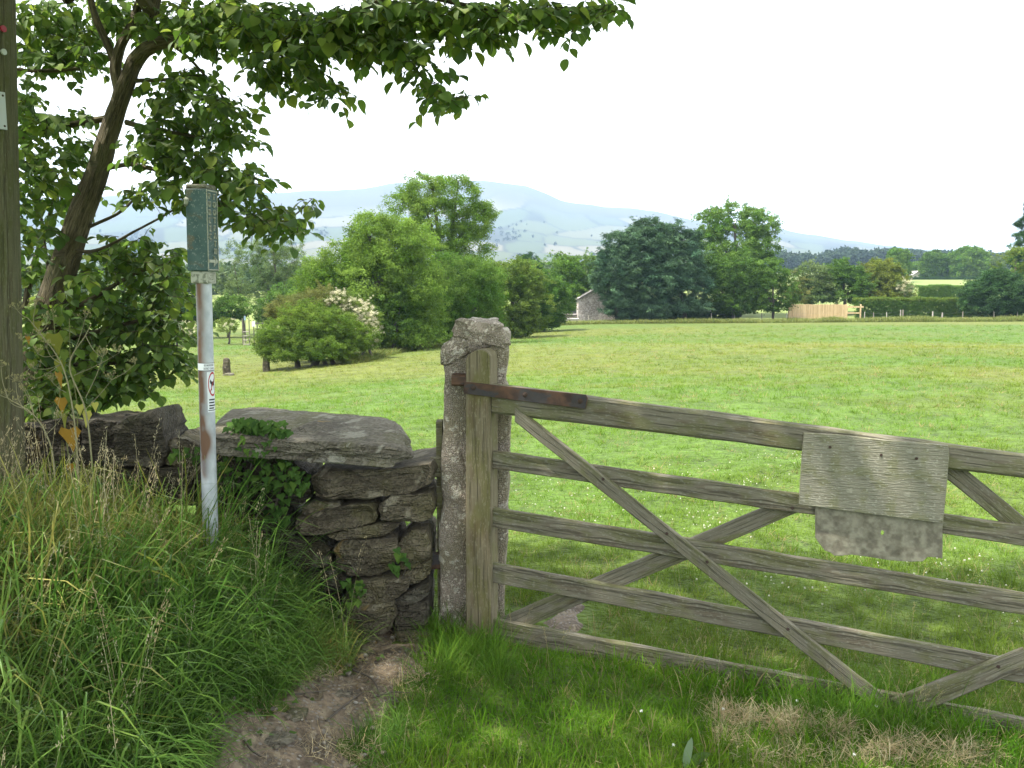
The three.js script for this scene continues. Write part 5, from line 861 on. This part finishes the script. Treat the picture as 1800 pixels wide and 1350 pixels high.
{ // sticks on the path
  const st = (label, l, r) => { const pts = l.map(([x, y]) => { const p = G(x, y); p.y += 0.035; return p; }); tag(top('twig', limb(pts, [r, r, r * 0.5], 5, 0.2), barkFar), label, 'twig', 'dry sticks on the path'); };
  st('long straight stick lying across the lower path', [[573, 1283], [605, 1256], [640, 1230]], 0.004); st('curved pale stick in the middle of the path below the wall', [[620, 1190], [655, 1208], [668, 1240]], 0.004); st('thin stick below the blue grey stone on the path', [[515, 1236], [545, 1232], [578, 1228]], 0.003);
  st('stick at the right edge of the path near the gatepost grass', [[655, 1240], [690, 1231], [720, 1232]], 0.003); st('short twig by the lower left edge of the path', [[430, 1318], [446, 1338], [470, 1352]], 0.004); st('dry curved stalk bridging the slab at the wall foot', [[690, 1140], [712, 1106], [742, 1104]], 0.003);
}
{
  const R = rng(515), t = thing('bindweed', 'yellowing climbing plant with a chain of heart shaped leaves beside the pole', 'climbing plant', P(112, 850, 3.8)), b = base.get(t);
  part('stem', limb(poly([[122, 870], [120, 800], [106, 700], [100, 620], [92, 540]], 3.85), [0.003, 0.002], 5), plain(0.16, 0.17, 0.06), t); part('stem', limb(poly([[128, 860], [136, 720], [124, 640], [122, 560]], 3.87), [0.003, 0.002], 5), plain(0.16, 0.17, 0.06), t);
  const ms = [[0.20, 0.21, 0.035], [0.34, 0.20, 0.03], [0.12, 0.17, 0.03], [0.45, 0.43, 0.10]].map((c) => leafMat(...c, 0.45));
  for (const [x, y, s, m] of [[95, 588, 40, 0], [104, 634, 28, 0], [101, 656, 30, 1], [112, 618, 26, 2], [108, 700, 28, 1], [110, 728, 30, 0], [121, 755, 44, 1], [64, 566, 20, 0], [111, 582, 17, 2], [126, 652, 18, 2], [152, 724, 30, 3], [140, 712, 20, 3], [118, 690, 22, 2], [48, 592, 16, 1], [124, 815, 20, 1], [166, 708, 18, 3]]) {
    const p = P(x, y, 3.82).sub(b), k = s * 3.82 / FOCAL, mm = new THREE.Mesh(ivyLeaf, ms[m]); mm.name = 'leaf'; mm.position.copy(p); mm.quaternion.copy(Q(Math.PI / 2 + R.s(0.25), R.s(0.5), R.s(0.3))); mm.scale.set(k * 0.85, k, k); t.add(mm);
  }
}
{ // dry umbel stalks in front of the dark wall
  const stalk = (label, l, d, heads, seed) => {
    const R = rng(seed), m = plain(0.26, 0.24, 0.13), seedM = plain(0.30, 0.27, 0.12), pts = poly(l, d), t = thing('dry_umbel', label, 'plant', pts[0]); part('stem', limb(pts, [0.0042, 0.003, 0.0016], 6), m, t);
    const seeds = [], rays = [];
    for (const [fx, fy, x, y] of heads) {
      const f = P(fx, fy, d), h = P(x, y, d + R.s(0.06)); rays.push(limb([f, f.clone().lerp(h, 0.6).add(V(R.s(0.008), -0.01, 0)), h], [0.0018, 0.001], 4));
      for (let i = 0; i < 9; i++) { const e = h.clone().add(V(R.s(0.028), R.r(0.01, 0.035), R.s(0.028))); rays.push(limb([h, h.clone().lerp(e, 0.5), e], [0.0007, 0.0005], 3)); for (let k = 0; k < 4; k++) { const g = new THREE.OctahedronGeometry(0.0026); g.scale(0.7, 1.6, 0.7); g.translate(e.x + R.s(0.006), e.y + R.s(0.005), e.z + R.s(0.006)); g.deleteAttribute('uv'); seeds.push(g); } }
    }
    part('ray', mergeGeometries(rays), m, t); part('seed_head', mergeGeometries(seeds), seedM, t).userData.kind = 'stuff';
  };
  stalk('dry branching stalk leaning left across the pole', [[98, 850], [88, 780], [60, 730], [14, 700]], 3.72, [[60, 730], [40, 718], [14, 700]].flatMap(([x, y], i) => [[x, y, x - 12, y - 42 - i * 6], [x, y, x - 28, y - 20]]).concat([[60, 730, 36, 672], [80, 765, 108, 735]]), 901);
  stalk('dry stalk with many small seed heads rising behind the yellow climbing plant', [[140, 860], [128, 720], [108, 640], [70, 585], [50, 560]], 3.78, [[108, 640, 60, 648], [108, 640, 82, 612], [70, 585, 40, 600], [70, 585, 84, 560], [50, 560, 30, 545], [100, 625, 66, 622], [90, 610, 72, 590], [108, 640, 56, 668], [116, 690, 92, 672], [60, 575, 62, 540]], 902);
  stalk('tall dry stalk branching to the right in front of the dark leaves', [[165, 850], [150, 720], [122, 640], [150, 590], [160, 570]], 3.8, [[150, 590, 180, 628], [122, 640, 150, 560], [150, 720, 196, 668], [196, 668, 238, 640], [150, 700, 182, 622], [130, 660, 210, 620]], 903);
}
{
  const R = rng(61), g0 = G(1205, 1360, 1.4), t = thing('dock_plant', 'pale upright dock leaf in the grass at the bottom edge', 'plant', g0), g = leafGeo([[0, 0.2], [0.1, 0.7], [0.3, 1], [0.6, 0.95], [0.85, 0.6], [1, 0.05]], { wide: 0.22, droop: 0.06, fold: 0.04 }); g.scale(0.15, 0.15, 0.15); g.rotateX(-1.35); g.rotateY(0.2); g.translate(g0.x, g0.y, g0.z); part('leaf', g, leafMat(0.22, 0.30, 0.17, 0.25), t);
  const g2 = leafGeo([[0, 0.2], [0.1, 0.7], [0.3, 1], [0.6, 0.95], [0.85, 0.6], [1, 0.05]], { wide: 0.4, droop: 0.3, fold: 0.1 }); g2.scale(0.12, 0.12, 0.12); g2.rotateX(-0.5); g2.rotateY(2.2); g2.translate(g0.x, g0.y, g0.z); part('leaf', g2, leafMat(0.07, 0.12, 0.03, 0.25), t);
}

// ------------------------------------------------------------------ grass
function tuft(n, o) {
  const { r = 0.05, len = 0.3, w = 0.004, bend = 0.6, seg = 4, seed = 1, up = 0.5, kink = 0 } = o, R = rng(seed), pos = [], idx = [];
  for (let i = 0; i < n; i++) {
    const a = R() * 6.283, q = Math.sqrt(R()) * r, az = a + R.s(1.2), L = len * R.r(0.45, 1.15), W = w * R.r(0.6, 1.3), lean0 = R.r(0.02, up), bd = bend * R.r(0.2, 1.6), side = V(Math.cos(az + 1.57), 0, Math.sin(az + 1.57)).applyAxisAngle(V(0, 1, 0), R.s(0.7)), kk = R() < kink ? 1 + Math.floor(R() * (seg - 1)) : 99;
    let p = V(Math.cos(a) * q, -0.02, Math.sin(a) * q), th = lean0; const k0 = pos.length / 3;
    for (let s = 0; s <= seg; s++) {
      const f = s / seg, hw = W * 0.5 * (1 - 0.15 * f) * (f > 0.999 ? 0.08 : 1 - 0.55 * f * f);
      pos.push(p.x - side.x * hw, p.y, p.z - side.z * hw, p.x + side.x * hw, p.y, p.z + side.z * hw);
      if (s) { const k = k0 + (s - 1) * 2; idx.push(k, k + 2, k + 1, k + 1, k + 2, k + 3); }
      th += bd / seg * (0.4 + 1.2 * f) + (s === kk ? 1.1 : 0); th = Math.min(th, 2.6); p = p.clone().add(V(Math.sin(th) * Math.cos(az), Math.cos(th), Math.sin(th) * Math.sin(az)).multiplyScalar(L / seg));
    }
  }
  return geoOf(pos, idx);
}
function seedStems(n, o) {                          // flowering stems: a thin stalk and a loose head of spikelets
  const { len = 0.55, seed = 1, head = 0.16, size = 0.009 } = o, R = rng(seed), pos = [], idx = [];
  const quad = (a, b, hw, side) => { const k = pos.length / 3; pos.push(a.x - side.x * hw, a.y, a.z - side.z * hw, a.x + side.x * hw, a.y, a.z + side.z * hw, b.x - side.x * hw * 0.5, b.y, b.z - side.z * hw * 0.5, b.x + side.x * hw * 0.5, b.y, b.z + side.z * hw * 0.5); idx.push(k, k + 2, k + 1, k + 1, k + 2, k + 3); };
  for (let i = 0; i < n; i++) {
    const az = R() * 6.283, L = len * R.r(0.6, 1.15), bd = R.r(0.15, 0.9); let p = V(R.s(0.03), 0, R.s(0.03)), th = R.r(0.02, 0.3); const side = V(Math.cos(az + 1.57), 0, Math.sin(az + 1.57));
    for (let s = 0; s < 7; s++) { const q = p.clone().add(V(Math.sin(th) * Math.cos(az), Math.cos(th), Math.sin(th) * Math.sin(az)).multiplyScalar(L / 7)); quad(p, q, 0.0011, side); if (s > 4) for (let k = 0; k < 7; k++) { const c = p.clone().lerp(q, R()).add(V(R.s(0.012), R.s(0.006), R.s(0.012))), e = c.clone().add(V(Math.sin(th) * Math.cos(az) + R.s(0.5), Math.cos(th) + R.s(0.3), Math.sin(th) * Math.sin(az) + R.s(0.5)).multiplyScalar(size)); const sd = V(R.s(), 0, R.s()).normalize(); quad(c, e, size * 0.22, sd); } p = q; th += bd / 7 * (0.3 + s * 0.3); }
  }
  return geoOf(pos, idx);
}
const grassMat = leafMat(1, 1, 1, 0.35), strawMat = leafMat(1, 1, 1, 0.22);
const inView = (x, z, y, m = 90) => { const [px, py, d] = project(V(x, y, z)); return d > 0.6 && px > -m && px < 1800 + m && py < 1350 + m * 3.4; };
const shade = (c, R, v = 0.2) => { const w = 1 + R.s(v), h = R.s(0.07); return rgb(Math.max(0.004, c[0] * w * (1 + h)), c[1] * w, Math.max(0.003, c[2] * w * (1 - h))); };
{ // long grass on the bank
  const R = rng(3131), V4 = [tuft(11, { len: 0.34, w: 0.0062, bend: 1.3, seed: 1, r: 0.05, kink: 0.15 }), tuft(10, { len: 0.42, w: 0.0078, bend: 1.7, seed: 2, r: 0.06, kink: 0.2 }), tuft(14, { len: 0.26, w: 0.005, bend: 0.8, seed: 3, r: 0.05 }), tuft(8, { len: 0.55, w: 0.0088, bend: 2.0, seed: 4, r: 0.05, kink: 0.25, seg: 6 })];
  const lists = [[], [], [], []], straw = [[], []], heads = [], brown = [];
  for (let i = 0; i < 60000 && lists[0].length < 1500; i++) {
    const x = R.r(-3.1, -0.35), z = R.r(-4.12, -1.35), e = pathDist(x, z), k = bank(x, z), y = H(x, z);
    if (!inView(x, z, y + 0.2, 150) || e < 0.02 || x > -0.56 + 0.22 * (z + 3.6) + R.s(0.12)) continue;
    const edge = smooth(0.0, 0.25, k), n2 = fbm3(x * 1.7, 3, z * 1.7, 3), dry = smooth(0.25, 0.55, k) * 0.75 + n2 * 0.75, s = (0.42 + 0.55 * edge) * (1 + R.s(0.25)) * (1 + 0.3 * n2) * lerp(1, 0.52, smooth(0.36, 0.58, k) * smooth(-3.0, -3.6, z));
    if (R() > 1.3 / Math.pow(Math.max(1, -z), 0.9) + 0.5) continue;
    const c = R() < clamp(dry * 0.75) ? mix3([0.17, 0.19, 0.022], [0.30, 0.29, 0.09], R()) : mix3([0.062, 0.150, 0.014], [0.175, 0.270, 0.052], clamp(0.5 + n2 + R.s(0.3)));
    const v = Math.floor(R() * 4); lists[v].push([M4(V(x, y - 0.01, z), Q(R.s(0.25), R() * 6.283, R.s(0.25)), V(s, s * (0.8 + 0.3 * R()), s)), shade(c, R)]);
    if (R() < clamp(dry) * 0.2) straw[Math.floor(R() * 2)].push([M4(V(x, y, z), Q(R.s(0.5), R() * 6.283, R.s(0.5)), s * 0.9), shade(R() < 0.5 ? [0.36, 0.30, 0.15] : [0.22, 0.14, 0.06], R)]);
    if (R() < 0.008 + clamp(dry) * 0.010) heads.push([M4(V(x, y, z), Q(0, R() * 6.283, 0), R.r(0.7, 1.15)), shade([0.40, 0.34, 0.20], R)]);
    if (R() < clamp(dry) * 0.6) brown.push([M4(V(x, y + 0.02, z), Q(R.s(0.4), R() * 6.283, R.s(0.4)), R.r(0.5, 1.0)), shade(R() < 0.5 ? [0.20, 0.12, 0.04] : [0.20, 0.19, 0.03], R)]);
  }
  lists.forEach((l, i) => tag(instances('long_grass', V4[i], grassMat, l), 'long unmown grass on the bank in front of the wall', 'grass', 'long grass of the bank'));
  straw.forEach((l, i) => tag(instances('dry_grass', tuft(9, { len: 0.36, w: 0.004, bend: 1.3, seed: 21 + i, kink: 0.5, up: 0.9 }), strawMat, l), 'straw coloured dead grass tangled through the bank', 'grass', 'dead grass of the bank'));
  tag(instances('dry_grass', tuft(14, { len: 0.2, w: 0.005, bend: 2.2, seed: 25, kink: 0.6, up: 1.2, r: 0.07 }), strawMat, brown), 'brown matted dead grass low in the bank', 'grass', 'dead grass of the bank');
  tag(instances('seed_heads', seedStems(3, { seed: 31 }), strawMat, heads), 'pale flowering grass heads standing above the bank', 'grass');
  // weeds among the grass
  const wl = []; for (let i = 0; i < 1500; i++) { const x = R.r(-3, -0.6), z = R.r(-4.1, -1.5); if (pathDist(x, z) < 0.04 || fbm3(x * 2.2, 9, z * 2.2, 2) < 0.0) continue; wl.push([M4(V(x, H(x, z) + R.r(0.04, 0.2), z), Q(R.r(-0.2, 0.9), R() * 6.3, R.s(0.5)), R.r(0.03, 0.065)), shade([0.055, 0.105, 0.022], R)]); }
  tag(instances('weed_leaves', ivyLeaf, grassMat, wl), 'small weed leaves low in the bank grass', 'weeds');
}
{ // turf before the gate and out over the field
  const R = rng(5151), VS = [tuft(13, { len: 0.13, w: 0.0048, bend: 0.9, seed: 51, r: 0.05, seg: 3 }), tuft(13, { len: 0.10, w: 0.0055, bend: 1.4, seed: 52, r: 0.06, seg: 3, up: 0.9 }), tuft(12, { len: 0.17, w: 0.0045, bend: 1.1, seed: 53, r: 0.05, seg: 3 })], L = [[], [], []], straw = [], heads = [];
  const gx = (x, z) => V(x - gA.x, 0, z - gA.z).dot(gN);
  for (let i = 0; i < 62000; i++) {
    const d = 1.7 * Math.pow(85 / 1.7, Math.pow(R(), 0.95)), x = d * R.r(-0.66, 0.68), z = -d, y = H(x, z);
    if (!inView(x, z, y) || pathDist(x, z) < 0.0 + R.s(0.05) || bare(x, z) < R.s(0.2) || (x < -0.30 && z > -4.7 && (bank(x, z) > 0.03 || z < -3.95)) || (d > 4.0 && d < 4.6 && x > -0.35 && x < 0.0)) continue;
    const edge = smooth(-0.02, 0.2, pathDist(x, z)), far = Math.pow(Math.max(1, d / 4), 0.55), g = gx(x, z), front = smooth(-0.25, 0.15, g) * smooth(9, 5, d), longer = smooth(0.35, 0.1, Math.abs(g - 0.06)) * smooth(0.3, 1.2, x);
    const n = fbm3(x * 1.2, 0, z * 1.2, 3), gc = groundColour(x, 0, z);
    let c = front > R() * 0.9 ? mix3([0.078, 0.190, 0.007], [0.170, 0.275, 0.018], clamp(0.5 + n + R.s(0.35))) : mix3([gc[0] * 1.4, gc[1] * 1.4, gc[2] * 1.3], [gc[0] * 1.7, gc[1] * 1.7, gc[2] * 1.4], R());
    if (R() < 0.08 + 0.12 * (1 - edge)) c = [0.27, 0.23, 0.10];
    const s = far * (0.35 + 0.65 * edge) * (1 + 0.35 * n) * (0.75 + 0.12 * front + 0.5 * longer) * R.r(0.7, 1.2) * (d > 4.3 ? 0.85 : 1);
    L[Math.floor(R() * 3)].push([M4(V(x, y - 0.005, z), Q(R.s(0.3), R() * 6.283, R.s(0.3)), V(s, s * lerp(1, 0.5, smooth(4.5, 8, d)), s)), shade(c, R, d > 5 ? 0.1 : 0.2)]);
    if (d < 5 && R() < 0.012 + 0.05 * longer) heads.push([M4(V(x, y, z), Q(0, R() * 6.3, 0), R.r(0.4, 0.75)), shade([0.34, 0.30, 0.15], R)]);
  }
  L.forEach((l, i) => tag(instances('field_grass', VS[i], grassMat, l), 'short green turf around the gate and over the near field', 'grass', 'turf'));
  tag(instances('seed_heads', seedStems(2, { seed: 61, len: 0.5 }), strawMat, heads), 'sparse grass heads standing along the foot of the gate', 'grass');
  { const rl = []; for (let i = 0; i < 5200; i++) { const px = R.r(930, 1830), d = R.r(97, 105), q = onGround(px, d), n2 = noise3(px * 0.03, 1, 1); rl.push([M4(q, Q(R.s(0.2), R() * 6.3, R.s(0.2)), V(5, R.r(2.2, 4.6) * (1 + 0.4 * n2), 5)), shade(mix3([0.12, 0.165, 0.03], [0.19, 0.20, 0.06], R()), R)]); }
    for (let i = 0; i < 2600; i++) { const f = R(), px = lerp(610, 960, f), py = along(px, [[560, 645], [640, 634], [700, 617], [870, 599], [960, 578]]) + R.r(-7, 3), q = G(px, py, 25, 130); rl.push([M4(q, Q(R.s(0.2), R() * 6.3, R.s(0.2)), V(3.5, R.r(1.6, 3.4), 3.5)), shade(mix3([0.09, 0.14, 0.025], [0.17, 0.18, 0.05], R()), R)]); }
    tag(instances('rough_grass', tuft(14, { len: 0.15, w: 0.012, bend: 0.7, seed: 75, r: 0.08, seg: 3 }), grassMat, rl), 'rough uncut grass along the far edge of the field', 'grass'); }
  // dense tussock at the foot of the gatepost and along the bottom rail
  const tl = []; for (let i = 0; i < 420; i++) { const u = R(), q = u < 0.55 ? G(R.r(700, 890), R.r(1100, 1205), 2) : G(R.r(1380, 1720), R.r(1215, 1310), 2); if (pathDist(q.x, q.z) < 0.01) continue; tl.push([M4(V(q.x, q.y - 0.01, q.z), Q(R.s(0.3), R() * 6.3, R.s(0.3)), R.r(0.45, 0.9)), shade(mix3([0.06, 0.155, 0.010], [0.125, 0.225, 0.02], R()), R)]); }
  tag(instances('tussock_grass', tuft(16, { len: 0.27, w: 0.0042, bend: 1.1, seed: 71, r: 0.045 }), grassMat, tl), 'taller grass at the foot of the gatepost and gate', 'grass');
  { const wd = []; for (let i = 0; i < 900; i++) { const d = R.r(7, 80), x = d * R.r(-0.66, 0.66), z = -d; if (fbm3(x * 0.25, 4, z * 0.25, 2) < 0.05 || d < 7 || (x < -0.3 * d && d > 36)) continue; const s = R.r(0.9, 2.0) * Math.pow(d / 8, 0.3); wd.push([M4(V(x, H(x, z), z), Q(R.s(0.2), R() * 6.3, R.s(0.2)), V(s * 1.6, s * 0.7, s * 1.6)), shade(mix3([0.075, 0.140, 0.014], [0.125, 0.170, 0.03], R()), R)]); }
    tag(instances('field_tussocks', tuft(40, { len: 0.11, w: 0.0045, bend: 1.3, seed: 77, r: 0.1, seg: 3, up: 0.9 }), grassMat, wd), 'darker tussocks scattered through the field', 'grass'); }
  { // litter on the path
    const pb = [], lt = [], lf = [], stoneG = (() => { const g = new THREE.IcosahedronGeometry(1, 1), q = g.attributes.position; for (let i = 0; i < q.count; i++) { const s = 1 + 0.28 * noise3(q.getX(i) * 1.6 + 3, q.getY(i) * 1.6, q.getZ(i) * 1.6); q.setXYZ(i, q.getX(i) * s, q.getY(i) * s * 0.6, q.getZ(i) * s); } g.computeVertexNormals(); return g; })();
    for (let i = 0; i < 9000; i++) { const x = R.r(-1.6, -0.2), z = R.r(-4.15, -1.8), e = pathDist(x, z); if (e > 0.07 || !inView(x, z, H(x, z))) continue; const y = H(x, z) + 0.03, k = R(); if (k < 0.15) pb.push([M4(V(x, y, z), Q(R.s(0.4), R() * 6.3, R.s(0.4)), 0.002 + 0.013 * Math.pow(R(), 5)), shade(mix3([0.11, 0.09, 0.065], [0.33, 0.29, 0.24], R() * R()), R)]); else if (k < 0.44) lt.push([M4(V(x, y + 0.004, z), Q(R.s(1.5), R() * 6.3, R.s(1.5)), R.r(0.3, 0.7)), shade(mix3([0.24, 0.17, 0.09], [0.46, 0.38, 0.24], R()), R)]); else if (k < 0.465) lf.push([M4(V(x, y + 0.008, z), Q(R.s(0.5), R() * 6.3, R.s(0.6)), R.r(0.012, 0.03)), shade(R() < 0.7 ? [0.19, 0.14, 0.08] : [0.08, 0.14, 0.03], R)]); }
    tag(instances('gravel', stoneG, plain(1, 1, 1), pb), 'small stones and grit trodden into the dirt path', 'gravel');
    tag(instances('plant_litter', tuft(5, { len: 0.09, w: 0.0022, bend: 1.2, seed: 84, r: 0.03, up: 1.5, kink: 0.4, seg: 3 }), strawMat, lt), 'straw and dry stalks strewn along the dirt path', 'litter');
    tag(instances('leaf_litter', ivyLeaf, strawMat, lf), 'fallen brown leaves scattered on the dirt path', 'litter'); }
  // cut hay lying in the foreground on the right
  const hay = []; const heap = (px, py, rx, ry, n, h) => { for (let i = 0; i < n; i++) { const a = R() * 6.283, k = Math.sqrt(R()), q = G(px + Math.cos(a) * k * rx, py + Math.sin(a) * k * ry, 1.2); hay.push([M4(V(q.x, q.y + 0.02 + R() * h * (1 - k * k), q.z), Q(R.s(1.4), R() * 6.283, R.s(1.4)), R.r(0.5, 0.9)), shade(mix3([0.38, 0.30, 0.16], [0.62, 0.52, 0.32], R()), R)]); } };
  heap(1290, 1272, 48, 14, 110, 0.05); heap(1395, 1283, 55, 14, 130, 0.045); heap(1472, 1292, 26, 14, 60, 0.05); heap(1280, 1305, 24, 12, 30, 0.02); heap(1585, 1320, 50, 18, 60, 0.03); heap(1690, 1335, 70, 20, 80, 0.02); heap(1480, 1345, 200, 22, 130, 0.015); heap(720, 1200, 50, 24, 26, 0.005); heap(600, 1330, 60, 30, 26, 0.004); heap(560, 1190, 30, 20, 20, 0.01);
  tag(instances('hay', tuft(9, { len: 0.11, w: 0.0028, bend: 1.5, seed: 81, r: 0.03, up: 1.5, kink: 0.4, seg: 3 }), strawMat, hay), 'dry cut hay lying on the grass in front of the gate', 'hay');
  // white clover
  const ball = (() => { const g = []; for (let i = 0; i < 26; i++) { const v = V(R.n(), R.n() + 0.3, R.n()).normalize(), o = new THREE.ConeGeometry(0.16, 0.7, 4); o.translate(0, 0.6, 0); o.applyQuaternion(new THREE.Quaternion().setFromUnitVectors(V(0, 1, 0), v)); g.push(o); } return mergeGeometries(g); })();
  const cl = []; for (const [x, y] of [[1127, 1268], [1400, 1248], [1539, 1258], [1183, 1330], [1500, 1346], [1270, 1263], [940, 1080]]) { const q = G(x, y + 14, 1.4); cl.push([M4(V(q.x, q.y + 0.075, q.z), Q(0, R() * 6, 0), 0.0085), rgb(0.75, 0.74, 0.68)]); }
  const patch = (px, py, rx, ry, n) => { for (let i = 0; i < n; i++) { const q = G(px + R.n() * rx, py + R.n() * ry, 3); cl.push([M4(V(q.x, q.y + 0.06, q.z), Q(0, R() * 6, 0), 0.0078 * R.r(0.6, 1.3)), rgb(0.60, 0.58, 0.48)]); } };
  patch(1250, 860, 150, 30, 80); patch(1240, 930, 110, 30, 50); patch(1010, 900, 120, 50, 36); patch(1360, 1035, 140, 44, 34); patch(1480, 1040, 150, 40, 24); patch(1640, 1000, 140, 30, 30); patch(1740, 1100, 80, 70, 12); patch(1380, 800, 90, 26, 36); patch(960, 860, 50, 50, 20);
  tag(instances('clover_flowers', ball, plain(1, 1, 1), cl), 'scattered white clover heads in the grass', 'flowers');
}
scene.traverse((o) => { if (o.isMesh) { o.castShadow = true; o.receiveShadow = true; } });
sun.castShadow = true;
renderer.render(scene, camera);
